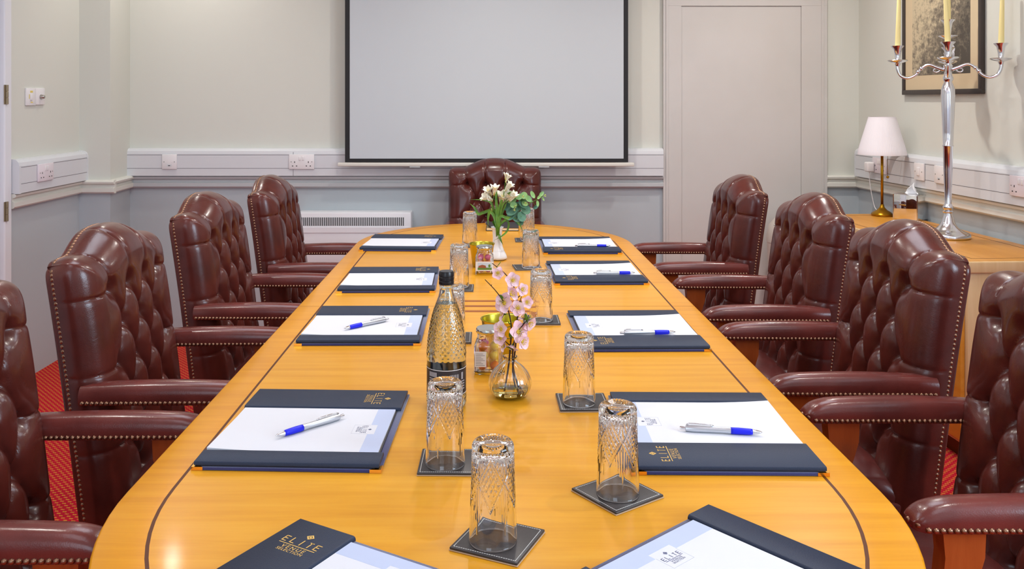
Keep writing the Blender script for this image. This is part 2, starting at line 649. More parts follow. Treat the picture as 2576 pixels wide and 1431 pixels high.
# door in the back wall, painted shut
d = thing('door_1', 'flat pinkish white door beside the projector screen', 'door')
d['kind'] = 'structure'
del d['category']
g = G()
g.box(1.025, 1.13, YB - 0.028, YB, 0, 1.914)
g.box(1.833, 1.984, YB - 0.028, YB, 0, 1.914)
g.add([(1.025, YB - 0.028, 1.914), (1.13, YB - 0.028, 1.914), (1.984, YB - 0.028, 1.914), (1.833, YB - 0.028, 1.914)], [])
g.box(1.025, 1.984, YB - 0.028, YB, 1.9145, 2.03)
g.box(1.04, 1.052, YB - 0.033, YB - 0.028, 0, 2.02)
g.box(1.95, 1.962, YB - 0.033, YB - 0.028, 0, 2.02)
g.build('architrave', M['door'], d)
G().box(1.131, 1.832, YB - 0.020, YB, 0.01, 1.913).build('door_leaf', M['door'], d)
G().box(1.131, 1.832, YB - 0.027, YB - 0.020, 0.01, 0.16).build('kick_board', M['trim'], d)
# door on the left wall
d = thing('door_2', 'white door at the left edge with old hinges', 'door')
d['kind'] = 'structure'
del d['category']
g = G()
g.bbox(XL - 0.02, XL + 0.02, 4.035, 4.095, 0, 2.09, 0.006)
g.box(XL - 0.02, XL + 0.02, 3.19, 3.25, 0, 2.09)
g.box(XL - 0.02, XL + 0.02, 3.25, 4.035, 2.03, 2.09)
g.build('architrave', M['whitedoor'], d)
G().box(XL - 0.05, XL - 0.004, 3.26, 4.03, 0.01, 2.02).build('door_leaf', M['whitedoor'], d)
for z in (1.343, 0.80, 0.2):
    g = G()
    g.lathe([(0.007, 0), (0.007, 0.028), (0.006, 0.029), (0.006, 0.031), (0.007, 0.032), (0.007, 0.058), (0.006, 0.059), (0.006, 0.061), (0.007, 0.062), (0.007, 0.09)], 10,
            Matrix.Translation((XL + 0.024, 4.045, z)))
    g.box(XL + 0.018, XL + 0.0215, 4.03, 4.062, z, z + 0.09)
    g.build('hinge', M['oldbrass'], d, sharp=40)

# ------------------------------------------------------------------ ceiling lights (out of the frame, they light the room)
for (x, y, pw) in DOWN:
    t = thing('downlight', 'small round recessed downlight in the white ceiling', 'downlight', (x, y, CEIL), 0, 'ceiling downlights')
    G().lathe([(0.050, 0.0), (0.062, -0.004), (0.062, 0.0)], 24, close=False).build('bezel', M['lampoff'], t, sharp=40)
    G().lathe([(0.0, -0.001), (0.05, -0.001)], 24, close=False).build('lens', M['lamp'], t)

# ------------------------------------------------------------------ cable trunking
TR_PROF = [(-0.0008, 0.922), (-0.050, 0.922), (-0.050, 1.050), (-0.046, 1.066), (-0.034, 1.078), (-0.018, 1.082), (-0.0008, 1.082)]


def trunking(p0, p1, nrm, label):
    v, f = sweep_line(TR_PROF, p0, p1, nrm)
    t = thing('cable_trunking', label, 'trunking', (0, 0, 0), 0, 'cable trunking along the walls')
    mk('casing', v, f, M['trunk'], t, smooth=False)
    g = G()
    for z in (0.9645, 1.043):
        vv, ff = sweep_line([(-0.0495, z), (-0.0506, z), (-0.0506, z + 0.0022), (-0.0495, z + 0.0022)], p0, p1, nrm)
        g.add(vv, ff)
    g.build('groove', M['line'], t)
    return t


t = trunking((-2.104, YB), (1.022, YB), (0, -1), 'long white plastic cable trunking on the back wall behind the screen')
G().box(-1.136, -1.134, YB - 0.0508, YB - 0.04, 0.922, 1.06).build('joint', M['line'], t)
t = trunking((XL, 4.115), (XL, 4.795), (1, 0), 'short white plastic cable trunking on the left wall by the hinged door')
# rounded end caps
for yy in (4.10, 4.795):
    v, f = sweep_line([(o * 1.04 if o else 0, z + (0.002 if z > 1 else -0.002)) for o, z in TR_PROF], (XL, yy), (XL, yy + 0.016), (1, 0))
    mk('end_cap', v, f, M['trunk'], t, smooth=False)
t = trunking((XR(5.06), 5.06), (XR(YN), YN), (-1, -0.055), 'long white plastic cable trunking on the right wall above the sideboard')
v, f = sweep_line([(o * 1.04 if o else 0, z + (0.002 if z > 1 else -0.002)) for o, z in TR_PROF], (XR(5.07), 5.07), (XR(5.055), 5.055), (-1, -0.055))
mk('end_cap', v, f, M['trunk'], t, smooth=False)


# ------------------------------------------------------------------ sockets: local frame, plate in XZ, facing -Y
def socket(loc, rotz, label, kind='double', m='plastic'):
    wd = 0.147 if kind == 'double' else 0.086
    t = thing('wall_socket' if kind == 'double' else 'wall_switch', label, 'socket' if kind == 'double' else 'switch', loc, rotz)
    G().bbox(-wd / 2, wd / 2, -0.010, 0, -0.043, 0.043, 0.003).build('plate', M[m], t, sharp=40)
    if kind == 'double':
        for s in (-1, 1):
            g = G()
            cx = s * 0.040
            g.box(cx - 0.002, cx + 0.002, -0.0108, -0.009, -0.006, 0.003)
            for q in (-0.0115, 0.0115):
                g.box(cx + q - 0.0035, cx + q + 0.0035, -0.0108, -0.009, -0.026, -0.0215)
            g.build('pin_holes', M['dark'], t)
            G().bbox(s * 0.010 - 0.006, s * 0.010 + 0.006, -0.0135, -0.009, 0.008, 0.032, 0.0015).build('rocker_switch', M['plastic'], t, sharp=40)
        for s in (-1, 1):
            G().lathe([(0.003, -0.0006), (0.003, 0.0006)], 10, Matrix.Translation((s * 0.060, -0.0101, 0)) @ Matrix.Rotation(PI / 2, 4, 'X')).build('screw', M['steel'], t)
    elif kind == 'spur':
        for s in (-1, 1):
            G().lathe([(0.003, -0.0006), (0.003, 0.0006)], 10, Matrix.Translation((s * 0.030, -0.0101, 0)) @ Matrix.Rotation(PI / 2, 4, 'X')).build('screw', M['steel'], t)
        G().box(-0.014, 0.014, -0.0106, -0.009, -0.026, -0.014).build('flex_outlet', M['trunk'], t)
        G().box(-0.006, 0.006, -0.0112, -0.009, -0.024, -0.020).build('outlet_slot', M['dark'], t)
    elif kind == 'rocker':
        G().bbox(-0.013, 0.013, -0.016, -0.009, -0.020, 0.020, 0.002).build('rocker_switch', M['plastic'], t, sharp=40)
        for s in (-1, 1):
            G().lathe([(0.003, -0.0006), (0.003, 0.0006)], 10, Matrix.Translation((s * 0.030, -0.0101, 0)) @ Matrix.Rotation(PI / 2, 4, 'X')).build('screw', M['steel'], t)
    return t


TF = YB - 0.050
socket((-1.854, TF, 1.004), 0, 'single white fused outlet plate on the back trunking left of the double socket', 'spur')
socket((-1.085, TF, 1.004), 0, 'double white wall socket on the back trunking between two left chairs and the screen')
socket((XL + 0.050, 4.337, 1.004), R(90), 'pinkish double wall socket on the short left trunking', m='plasticp')


def on_right(y):
    return (XR(y) - 0.052, y, 1.004)


RRot = R(-90) + WR
socket(on_right(4.765), RRot, 'pinkish double wall socket with a plug in it, behind the table lamp', m='plasticp')
socket(on_right(4.37), RRot, 'single white switch on the right trunking between lamp and candelabra', 'rocker')
socket(on_right(4.19), RRot, 'single white outlet plate on the right trunking beside the candelabra stem', 'spur')
socket(on_right(3.60), RRot, 'double wall socket on the right trunking at the right edge of the photo', m='plasticp')
# plug and cable of the table lamp
t = thing('lamp_plug', 'white plug with thin white cable in the socket behind the table lamp', 'plug')
px, py = XR(4.83) - 0.062, 4.83
G().bbox(px - 0.040, px, py - 0.024, py + 0.024, 0.965, 1.020, 0.008, 3).build('plug_body', M['plastic'], t, sharp=40)
G().tube(spline([(px - 0.018, py, 0.965), (px - 0.017, py - 0.003, 0.90), (px - 0.006, py - 0.02, 0.80), (px - 0.008, py - 0.06, 0.7645), (2.10, 4.64, 0.7640), (2.08, 4.60, 0.7640)], 8), 0.0022, 8).build('cable', M['plastic'], t, smooth=True)

# switch pair on the left wall
t = thing('light_switch', 'white double switch plate with a dimmer knob on the left wall', 'switch', (XL, 4.334, 1.379), R(90))
G().bbox(-0.088, 0.0, -0.009, 0, -0.043, 0.043, 0.003).build('switch_plate', M['plastic'], t, sharp=40)
G().bbox(0.001, 0.088, -0.009, 0, -0.040, 0.044, 0.003).build('dimmer_plate', M['plastic'], t, sharp=40)
G().bbox(-0.058, -0.036, -0.014, -0.008, -0.018, 0.014, 0.002).build('rocker_switch', M['plastic'], t, sharp=40)
g = G().box(-0.055, -0.03, -0.0096, -0.008, 0.020, 0.030).box(-0.066, -0.060, -0.0096, -0.008, -0.010, 0.012).box(-0.05, -0.03, -0.0096, -0.008, -0.030, -0.025)
g.build('yellowed_mark', M['yellowpaint'], t)
G().lathe([(0.012, 0), (0.012, 0.004), (0.009, 0.018), (0.007, 0.020), (0, 0.020)], 20, Matrix.Translation((0.046, -0.009, 0)) @ Matrix.Rotation(PI / 2, 4, 'X')).build('dimmer_knob', M['steel'], t, sharp=40)

# ------------------------------------------------------------------ projector screen
YS = 5.0
t = thing('projector_screen', 'white pull-down projector screen with black border on the back wall', 'projector screen')
G().box(-0.795, 0.778, YS, YS + 0.002, 1.027, 2.36).build('screen_surface', M['screen'], t)
g = G().box(-0.822, -0.7952, YS - 0.0008, YS + 0.003, 1.006, 2.40).box(0.7782, 0.804, YS - 0.0008, YS + 0.003, 1.006, 2.40)
g.box(-0.822, 0.804, YS - 0.001, YS + 0.0032, 1.006, 1.0268)
g.box(-0.822, 0.804, YS - 0.001, YS + 0.0032, 2.361, 2.43)
g.build('black_border', M['black'], t)
G().bbox(-0.863, 0.838, YS - 0.010, YS + 0.014, 0.983, 1.004, 0.004).build('bottom_slat', M['slat'], t, sharp=40)
for x in (-0.42, -0.06, 0.32):
    G().box(x - 0.03, x + 0.03, YS - 0.008, YS + 0.004, 0.977, 0.983).build('pull_tab', M['rail'], t)
G().bbox(-0.95, 0.93, YS - 0.05, YB - 0.001, 2.42, 2.53, 0.01).build('roller_housing', M['slat'], t, sharp=40)

# ------------------------------------------------------------------ panel heater
t = thing('panel_heater', 'white electric panel heater with slotted grille on the back wall', 'heater')
G().bbox(-1.10, -0.443, 5.01, YB - 0.001, 0.27, 0.716, 0.008).build('heater_body', M['heater'], t, sharp=40)
g = G()
n = 56
for i in range(n):
    x = -1.085 + i * (0.605 / n)
    g.box(x, x + 0.0055, 5.0085, 5.012, 0.640, 0.688)
g.build('outlet_grille', M['grille'], t)
G().box(-1.09, -0.455, 5.006, 5.0105, 0.60, 0.632).build('front_lip', M['heater'], t)


# ------------------------------------------------------------------ conference table
CX = 0.025


def stadium(hw, y1, y2, b, n=48):
    pts = []
    for i in range(n + 1):
        a = PI * i / n
        pts.append((CX + hw * math.cos(a), y2 + b * math.sin(a)))
    for i in range(n + 1):
        a = PI + PI * i / n
        pts.append((CX + hw * math.cos(a), y1 + b * math.sin(a)))
    return pts


def ring(outer, inner, z, zb):
    n = len(outer)
    v = [(x, y, z) for x, y in outer] + [(x, y, z) for x, y in inner] + [(x, y, zb) for x, y in outer] + [(x, y, zb) for x, y in inner]
    f = []
    for i in range(n):
        j = (i + 1) % n
        f += [(i, j, n + j, n + i), (2 * n + i, 2 * n + j, j, i), (n + i, n + j, 3 * n + j, 3 * n + i), (2 * n + j, 2 * n + i, 3 * n + i, 3 * n + j)]
    return v, f


TT = 0.75
Y1, Y2 = 1.36, 3.74
tb = thing('conference_table', 'long oval maple conference table with dark inlay line', 'table', (0, 0, 0))
# border with a softly rounded edge
levels = [(0.0, TT - 0.004), (-0.0015, TT - 0.0012), (-0.004, TT)]
outs = [stadium(0.59 + o, Y1, Y2, 0.60 + o) for o, z in levels]
inn = stadium(0.5225, Y1 + 0.01, Y2, 0.5515)
n = len(inn)
v, f = [], []
rows = [(stadium(0.586, Y1, Y2, 0.596), TT - 0.034), (outs[0], TT - 0.030)] + [(o, l[1]) for o, l in zip(outs, levels)] + [(inn, TT), (inn, TT - 0.034)]
for c, z in rows:
    v += [(x, y, z) for x, y in c]
m_ = len(rows)
for r in range(m_):
    q = (r + 1) % m_
    for i in range(n):
        j = (i + 1) % n
        f.append((r * n + i, r * n + j, q * n + j, q * n + i))
mk('table_border', v, f, M['maple2'], tb, smooth=True, sharp=50)
inn2 = stadium(0.5172, Y1 + 0.01, Y2, 0.5462)
v, f = ring(inn, inn2, TT, TT - 0.03)
mk('inlay_line', v, f, M['inlay'], tb, smooth=False)
G().prism(inn2, TT - 0.034, TT).build('tabletop', M['maple'], tb)
for y in (2.521, 2.584, 2.649):
    G().box(CX - 0.115, CX + 0.115, y - 0.0105, y + 0.0105, TT - 0.002, TT + 0.0003).build('inlay_stripe', M['inlay2'], tb)
g = G()
for s in (-1, 1):
    g.box(CX + s * 0.115, CX + s * 0.515, 2.583, 2.5848, TT - 0.002, TT + 0.0002)
    g.box(CX + s * 0.523, CX + s * 0.586, 2.583, 2.5848, TT - 0.002, TT + 0.0002)
g.build('leaf_joint', M['seam'], tb)
for yy in (1.25, 3.45):
    g = G()
    g.bbox(CX - 0.27, CX + 0.27, yy - 0.035, yy + 0.035, 0.06, TT - 0.034, 0.004)
    g.build('panel_leg', M['maple2'], tb, sharp=40)
    G().bbox(CX - 0.33, CX + 0.33, yy - 0.09, yy + 0.09, 0.0, 0.06, 0.01).build('foot', M['maple2'], tb, sharp=40)
G().bbox(CX - 0.02, CX + 0.02, 1.285, 3.415, 0.30, 0.55, 0.004).build('stretcher_panel', M['maple2'], tb, sharp=40)


# ------------------------------------------------------------------ tufted leather armchair (local: faces +Y)
HWB, RB_, TB_ = 0.252, 0.058, 0.088      # half width, edge radius and depth of the back
ZB = 0.33
XE = HWB - RB_
_us = np.array([0, 0.035, 0.07, 0.095, 0.12, 0.145, 0.168, 0.20, 0.235, 0.27])
_bs = np.array([1.0, 0.97, 0.84, 0.64, 0.40, 0.12, -0.10, -0.12, 0.06, 0.02])
_dense = np.linspace(-0.27, 0.27, 541)
_val = np.interp(np.abs(_dense), _us, _bs)
_ker = np.hanning(41)
_ker /= _ker.sum()
_val = np.convolve(np.pad(_val, 20, mode='edge'), _ker, mode='valid')


def topz(u):
    return 0.980 - RB_ + 0.046 * np.interp(u, _dense, _val)


OV = RB_ * PI / 2 + (TB_ - RB_)          # unrolled length of the wrapped side


def rear_y(z):
    return -0.176 - 0.125 * (z - 0.376) - 0.05 * np.clip(z - 0.6, 0, 1) ** 2


def back_pos(u, vz, ou, ov, h):
    """u: clamped lateral, vz: clamped height, ou/ov: signed overflow, h: padding height"""
    def one(o):
        th = np.clip(np.abs(o) / RB_, 0, PI / 2)
        return th, RB_ * np.sin(th), RB_ * (1 - np.cos(th)) + np.clip(np.abs(o) - RB_ * PI / 2, 0, 1)
    tu, lu, du = one(ou)
    tv, lv, dv = one(ov)
    dep = np.minimum((du ** 3 + dv ** 3) ** (1 / 3), TB_)
    # the shoulder corner is drawn in a little
    sh = 0.26 * (lu / RB_) ** 3 * (lv / RB_) ** 3 * RB_
    x = u + np.sign(ou) * (lu - sh + h * np.sin(tu))
    z = vz + (lv - sh) + h * np.sin(tv)
    y = rear_y(z) + TB_ - dep + h * np.cos(tu) * np.cos(tv)
    return x, y, z


def unroll(l):
    return RB_ * math.asin(max(0.0, min(1.0, l / RB_)))


ROWS = [(0.893, 4), (0.803, 3), (0.713, 4), (0.623, 3), (0.533, 4), (0.443, 3)]
U4 = [-0.153, -0.051, 0.051, 0.153]
U3 = [-0.102, 0, 0.102]
BUT = []
for z, k_ in ROWS:
    for u in (U4 if k_ == 4 else U3):
        BUT.append((u, z))
SEG = []
for i in range(len(ROWS) - 1):
    for u in (U4 if ROWS[i][1] == 4 else U3):
        for w2 in (U4 if ROWS[i + 1][1] == 4 else U3):
            if abs(u - w2) < 0.06:
                SEG.append(((u, ROWS[i][0]), (w2, ROWS[i + 1][0])))
PLEAT = []
for z in (0.893, 0.713, 0.533):
    for s in (-1, 1):
        PLEAT.append(((s * 0.153, z), (s * 0.40, z - 0.022), 0.008, 0.005))
for u in U4:
    PLEAT.append(((u, 0.893), (u * 1.12, 1.0), 0.014, 0.008))
    PLEAT.append(((u * 1.12, 1.0), (u * 1.16, 1.2), 0.009, 0.003))
for u in U3:
    PLEAT.append(((u, 0.443), (u, 0.30), 0.012, 0.006))


def tuft(u, z):
    k_ = 0.0045
    acc = np.zeros(np.shape(u), dtype=float)
    for (a, b_) in SEG:
        ax, az = a
        bx, bz = b_
        L2 = (bx - ax) ** 2 + (bz - az) ** 2
        t = np.clip(((u - ax) * (bx - ax) + (z - az) * (bz - az)) / L2, 0, 1)
        # pleats arch upwards between two buttons
        z2 = z - 0.013 * 4 * t * (1 - t)
        t = np.clip(((u - ax) * (bx - ax) + (z2 - az) * (bz - az)) / L2, 0, 1)
        z2 = z - 0.013 * 4 * t * (1 - t)
        d = np.hypot(u - ax - t * (bx - ax), z2 - az - t * (bz - az))
        acc += np.exp(-d / k_)
    d = np.clip(-k_ * np.log(acc), 0, 1)
    q = np.clip(d / 0.045, 0, 1)
    h = 0.012 * np.sqrt(1 - (1 - q) ** 2) + 0.006 * (1 - np.exp(-d / 0.008)) + 0.007 * (1 - np.exp(-d / 0.04))
    for (a, b_, d0, d1) in PLEAT:
        ax, az = a
        bx, bz = b_
        L2 = (bx - ax) ** 2 + (bz - az) ** 2
        t = np.clip(((u - ax) * (bx - ax) + (z - az) * (bz - az)) / L2, 0, 1)
        d = np.hypot(u - ax - t * (bx - ax), z - az - t * (bz - az))
        dep = d0 + (d1 - d0) * t
        h = h - dep * (0.80 * np.exp(-(d / 0.0026)) + 0.16 * np.exp(-(d / 0.012) ** 2)) * np.clip(1.0, 0, 1)
    h = np.maximum(h, -0.012)
    for (bu, bz) in BUT:
        r2 = (u - bu) ** 2 + (z - bz) ** 2
        h = h - 0.020 * np.exp(-(np.sqrt(r2) / 0.021) ** 1.6)
    return h


def make_back(parent):
    nu, nv, no = 120, 140, 30
    um = np.linspace(-XE, XE, nu)
    over = np.linspace(0, OV, no + 1)[1:]
    U = np.concatenate([np.full(no, -XE), um, np.full(no, XE)])
    OU = np.concatenate([-over[::-1], np.zeros(nu), over])
    T = np.concatenate([np.linspace(0, 1, nv), np.ones(no)])
    OVv = np.concatenate([np.zeros(nv), over])
    UU, TT_ = np.meshgrid(U, T)
    OUU, OVV = np.meshgrid(OU, OVv)
    tz = topz(UU)
    VZ = ZB + TT_ * (tz - ZB)
    lu, lv = UU + OUU, VZ + OVV
    h = tuft(lu, lv)
    m = np.maximum(np.abs(OUU), OVV)
    fade = np.clip(1 - m / (OV * 0.93), 0, 1) ** 0.7
    # the whole panel swells a little
    h = h * fade + 0.010 * (1 - (UU / XE) ** 2) * (1 - np.clip(OVV / 0.05, 0, 1))
    x, y, z = back_pos(UU, VZ, OUU, OVV, h)
    rows, cols = x.shape
    V = np.stack([x, y, z], -1).reshape(-1, 3)
    F = []
    for r in range(rows - 1):
        for c in range(cols - 1):
            a = r * cols + c
            F.append((a, a + 1, a + cols + 1, a + cols))
    loop = [c for c in range(cols)] + [r * cols + cols - 1 for r in range(1, rows)] + [(rows - 1) * cols + c for c in range(cols - 2, -1, -1)] + [r * cols for r in range(rows - 2, 0, -1)]
    V = [tuple(p) for p in V]
    # flat outside back, its rim turned in a little
    base = len(V)
    cxm, czm = 0.0, 0.65
    for i in loop:
        p = V[i]
        if p[2] > ZB + 0.001 or True:
            V.append((p[0] * 0.985, float(rear_y(p[2])) - 0.004, czm + (p[2] - czm) * 0.99))
    n = len(loop)
    for i in range(n):
        j = (i + 1) % n
        F.append((loop[j], loop[i], base + i, base + j))
    F.append(tuple(range(base, base + n))[::-1][::-1])
    o = mk('backrest', V, F, M['leather'], parent, smooth=True, sharp=70)
    return o


def dome(g, p, nrm, r=0.0056, hgt=0.0048):
    nrm = Vector(nrm).normalized()
    q = nrm.to_track_quat('Z', 'Y').to_matrix().to_4x4()
    mtx = Matrix.Translation(p) @ q
    prof = [(r, 0), (r * 0.93, hgt * 0.40), (r * 0.70, hgt * 0.75), (r * 0.36, hgt * 0.95), (0.0, hgt)]
    g.lathe(prof, 8, mtx, close=False)


def arm_top(y):
    # crown of the arm pad along its length
    return 0.688 + 0.008 * math.sin(PI * min(1, max(0, (y + 0.19) / 0.45))) - 0.02 * max(0, (y - 0.17) / 0.07) ** 2


ARM_Y0, ARM_Y1 = -0.168, 0.24


def arm_section(y, s):
    """closed section of the arm pad at y"""
    tip = max(0.0, (y - (ARM_Y1 - 0.035)) / 0.035)
    k_ = math.sqrt(max(0.0, 1 - tip ** 2.4))
    w_ = 0.0315 * (0.92 + 0.08 * math.cos((y - 0.05) * 6)) * (0.30 + 0.70 * k_)
    top = arm_top(y) - 0.016 * (1 - k_)
    bot = 0.645 + 0.004 * (1 - k_)
    pts = []
    nn = 14
    for i in range(nn + 1):
        a = PI * i / nn
        ex = abs(math.cos(a)) ** 0.75 * (1 if math.cos(a) >= 0 else -1)
        ez = math.sin(a) ** 0.8
        pts.append((ex * w_, bot + 0.012 + (top - bot - 0.012) * ez))
    pts.append((-w_ * 0.93, bot))
    pts.append((w_ * 0.93, bot))
    return pts


def make_chair():
    t = thing('leather_armchair', '', 'chair')
    back = make_back(t)
    for (bu, bz) in BUT:
        h = float(tuft(np.array([bu]), np.array([bz]))[0])
        y = float(rear_y(bz)) + TB_ + h + 0.010 * (1 - (bu / XE) ** 2)
        G().sphere((bu, y + 0.001, bz), 0.0085, 12, 6, (1, 0.5, 1)).build('button', M['leather'], back, smooth=True)
    g = G()
    edge = OV - 0.014
    # nails down both sides
    nz = int((float(topz(XE)) - 0.36) / 0.0172)
    ztop = float(topz(XE))
    nz = int((ztop + RB_ * 0.86 - 0.36) / 0.0113)
    for s in (-1, 1):
        for i in range(nz + 1):
            z = 0.36 + i * 0.0113
            ov = unroll(max(0.0, z - ztop))
            x, y, zz = back_pos(np.array([s * XE]), np.array([min(z, ztop)]), np.array([s * edge]), np.array([ov]), np.array([0.0]))
            dome(g, (float(x[0]) + s * 0.0004, float(y[0]), float(zz[0])), (s, 0, 0))
    n = 42
    for i in range(n + 1):
        ut = (-HWB + 0.018) + 2 * (HWB - 0.018) * i / n
        u = max(-XE, min(XE, ut))
        ou = math.copysign(unroll(abs(ut) - XE), ut) if abs(ut) > XE else 0.0
        x, y, zz = back_pos(np.array([u]), np.array([float(topz(u))]), np.array([ou]), np.array([edge]), np.array([0.0]))
        dz = float(topz(u + 0.004) - topz(u - 0.004)) / 0.008
        dome(g, (float(x[0]), float(y[0]), float(zz[0]) + 0.001), (-dz, 0, 1))
    g.build('nailhead_trim', M['nail'], back, smooth=True)
    # arms
    for s in (-1, 1):
        ys = list(np.linspace(ARM_Y0, ARM_Y1 - 0.04, 22)) + list(ARM_Y1 - 0.035 + 0.035 * np.sin(np.linspace(0.05, PI / 2, 9)))
        v, f = [], []
        for y in ys:
            for (x, z) in arm_section(y, s):
                v.append((s * 0.246 + x, y, z))
        n = 17
        for i in range(len(ys) - 1):
            for k_ in range(n):
                l = (k_ + 1) % n
                f.append((i * n + k_, (i + 1) * n + k_, (i + 1) * n + l, i * n + l))
        f.append(tuple(range(n)))
        f.append(tuple((len(ys) - 1) * n + i for i in range(n))[::-1])
        pad = mk('arm_pad', v, f, M['leather_arm'], t, smooth=True, sharp=60)
        for q in (-1, 1):
            g = G()
            y = ARM_Y0 + 0.01
            while y < ARM_Y1 - 0.012:
                sec = arm_section(y, s)
                dome(g, (s * 0.246 + q * abs(sec[-1][0]) * 1.04, y, sec[-1][1] + 0.006), (q, 0, -0.1), 0.0055)
                y += 0.0114
            g.build('nailhead_trim', M['nail'], pad, smooth=True)
        g = G()
        for q in (-1.1, -0.55, 0, 0.55, 1.1):
            dome(g, (s * 0.246 + q * 0.018, ARM_Y1 - 0.002 - abs(q) * 0.006, 0.656), (q, 1, -0.1), 0.0055)
        g.build('nailhead_trim', M['nail'], pad, smooth=True)
        # underside welt
        # curved wooden support, leans forward towards the seat rail
        prof = [(0.118, 0.190, 0.645), (0.120, 0.186, 0.60), (0.132, 0.190, 0.56), (0.146, 0.204, 0.52), (0.156, 0.218, 0.48), (0.158, 0.226, 0.44), (0.150, 0.226, 0.39)]
        v, f = [], []
        for (ya, yb, z) in prof:
            v += [(s * 0.246 - 0.019, ya, z), (s * 0.246 + 0.019, ya, z), (s * 0.246 + 0.019, yb, z), (s * 0.246 - 0.019, yb, z)]
        for i in range(len(prof) - 1):
            for k_ in range(4):
                l = (k_ + 1) % 4
                f.append((i * 4 + k_, (i + 1) * 4 + k_, (i + 1) * 4 + l, i * 4 + l))
        f.append((0, 1, 2, 3))
        f.append(tuple(4 * (len(prof) - 1) + i for i in (3, 2, 1, 0)))
        mk('arm_support', v, f, M['chairwood'], t, smooth=True, sharp=40)
    # seat: domed cushion with a rounded front
    nx, ny = 26, 26
    v, f = [], []
    hx, y0, y1 = 0.243, -0.10, 0.255
    N = 30
    for j in range(N + 1):
        for i in range(N + 1):
            a, b_ = -1 + 2 * i / N, -1 + 2 * j / N
            e = (1 - abs(a) ** 5) ** 0.45 * (1 - abs(b_) ** 6) ** 0.45
            crown = 0.018 * math.cos(a * PI / 2) * (1 - 0.5 * b_ * b_)
            v.append((a * hx * (0.96 + 0.04 * e), y0 + (b_ + 1) / 2 * (y1 - y0), 0.385 + 0.052 * e + crown))
    for j in range(N):
        for i in range(N):
            a = j * (N + 1) + i
            f.append((a, a + 1, a + N + 2, a + N + 1))
    loop = [i for i in range(N + 1)] + [r * (N + 1) + N for r in range(1, N + 1)] + [N * (N + 1) + c for c in range(N - 1, -1, -1)] + [r * (N + 1) for r in range(N - 1, 0, -1)]
    base = len(v)
    for i in loop:
        v.append((v[i][0], v[i][1], 0.365))
    for i in range(len(loop)):
        j = (i + 1) % len(loop)
        f.append((loop[j], loop[i], base + i, base + j))
    f.append(tuple(range(base, base + len(loop)))[::-1])
    seat = mk('seat', v, f, M['leather_seat'], t, smooth=True, sharp=60)
    g = G()
    g.bbox(-0.245, 0.245, -0.17, 0.25, 0.315, 0.372, 0.006)
    rail_ = g.build('seat_rail', M['leather_seat'], t, sharp=40)
    for s in (-1, 1):
        g = G()
        y = -0.15
        while y < 0.245:
            dome(g, (s * 0.246, y, 0.326), (s, 0, 0))
            y += 0.0118
        g.build('nailhead_trim', M['nail'], rail_, smooth=True)
    g = G()
    x = -0.235
    while x < 0.24:
        dome(g, (x, 0.251, 0.326), (0, 1, 0))
        x += 0.0118
    g.build('nailhead_trim', M['nail'], rail_, smooth=True)
    for sx in (-1, 1):
        for yy, dy in ((0.215, 0.012), (-0.145, -0.06)):
            v = []
            for z, h_, k_ in ((0.0, 0.014, 1.0), (0.10, 0.016, 0.66), (0.22, 0.020, 0.25), (0.315, 0.025, 0.0)):
                cx_, cy_ = sx * 0.215, yy + dy * k_
                v += [(cx_ - h_, cy_ - h_, z), (cx_ + h_, cy_ - h_, z), (cx_ + h_, cy_ + h_, z), (cx_ - h_, cy_ + h_, z)]
            f = [(3, 2, 1, 0), (12, 13, 14, 15)]
            for i in range(3):
                for k_ in range(4):
                    l = (k_ + 1) % 4
                    f.append((i * 4 + k_, i * 4 + l, (i + 1) * 4 + l, (i + 1) * 4 + k_))
            mk('leg', v, f, M['chairwood'], t, smooth=False)
    return t


CG = 'burgundy leather armchairs around the table'
chair0 = make_chair()
chair0['group'] = CG
BX = 'burgundy buttoned leather armchair, '
LEFTC = [(-0.828, 1.615, 'nearest on the left side, cut off by the picture edge'),
         (-0.797, 2.315, 'second on the left side, standing over bare red carpet'),
         (-0.792, 3.110, 'third on the left side, between two other chairs'),
         (-0.735, 3.820, 'last on the left side, in front of the heater')]
RIGHTC = [(0.945, 1.710, 'nearest on the right side, cut off by the picture edge'),
          (0.925, 2.375, 'second on the right side, in front of the candelabra'),
          (0.940, 3.080, 'third on the right side, in front of the sideboard lamp'),
          (0.902, 3.840, 'last on the right side, in front of the flat door')]
first = True
for i, (x, y, lab) in enumerate(LEFTC):
    rz = R(-90) + R((0.5, 1.0, -0.5, 1.0)[i])
    if first:
        chair0.location = (x, y, 0)
        chair0.rotation_euler = (0, 0, rz)
        chair0['label'] = BX + lab
        first = False
    else:
        dup(chair0, (x, y, 0), rz, BX + lab, CG)
for i, (x, y, lab) in enumerate(RIGHTC):
    dup(chair0, (x, y, 0), R(90) + R((0.0, -1.0, -1.0, -0.5)[i]), BX + lab, CG)
dup(chair0, (0.038, 4.71, 0), R(180), 'burgundy buttoned leather armchair alone at the far head of the table, below the screen', CG)


# ------------------------------------------------------------------ lettering
def text_geo(s, size, loc=(0, 0), spacing=1.0):
    cu = bpy.data.curves.new('t', 'FONT')
    cu.body = s
    cu.size = size
    cu.align_x = 'CENTER'
    cu.align_y = 'CENTER'
    cu.space_character = spacing
    o = bpy.data.objects.new('t', cu)
    COL.objects.link(o)
    bpy.context.view_layer.update()
    dg = bpy.context.evaluated_depsgraph_get()
    me = bpy.data.meshes.new_from_object(o.evaluated_get(dg))
    v = [(p.co.x + loc[0], p.co.y + loc[1], 0) for p in me.vertices]
    f = [tuple(p.vertices) for p in me.polygons]
    bpy.data.objects.remove(o)
    bpy.data.curves.remove(cu)
    bpy.data.meshes.remove(me)
    return v, f


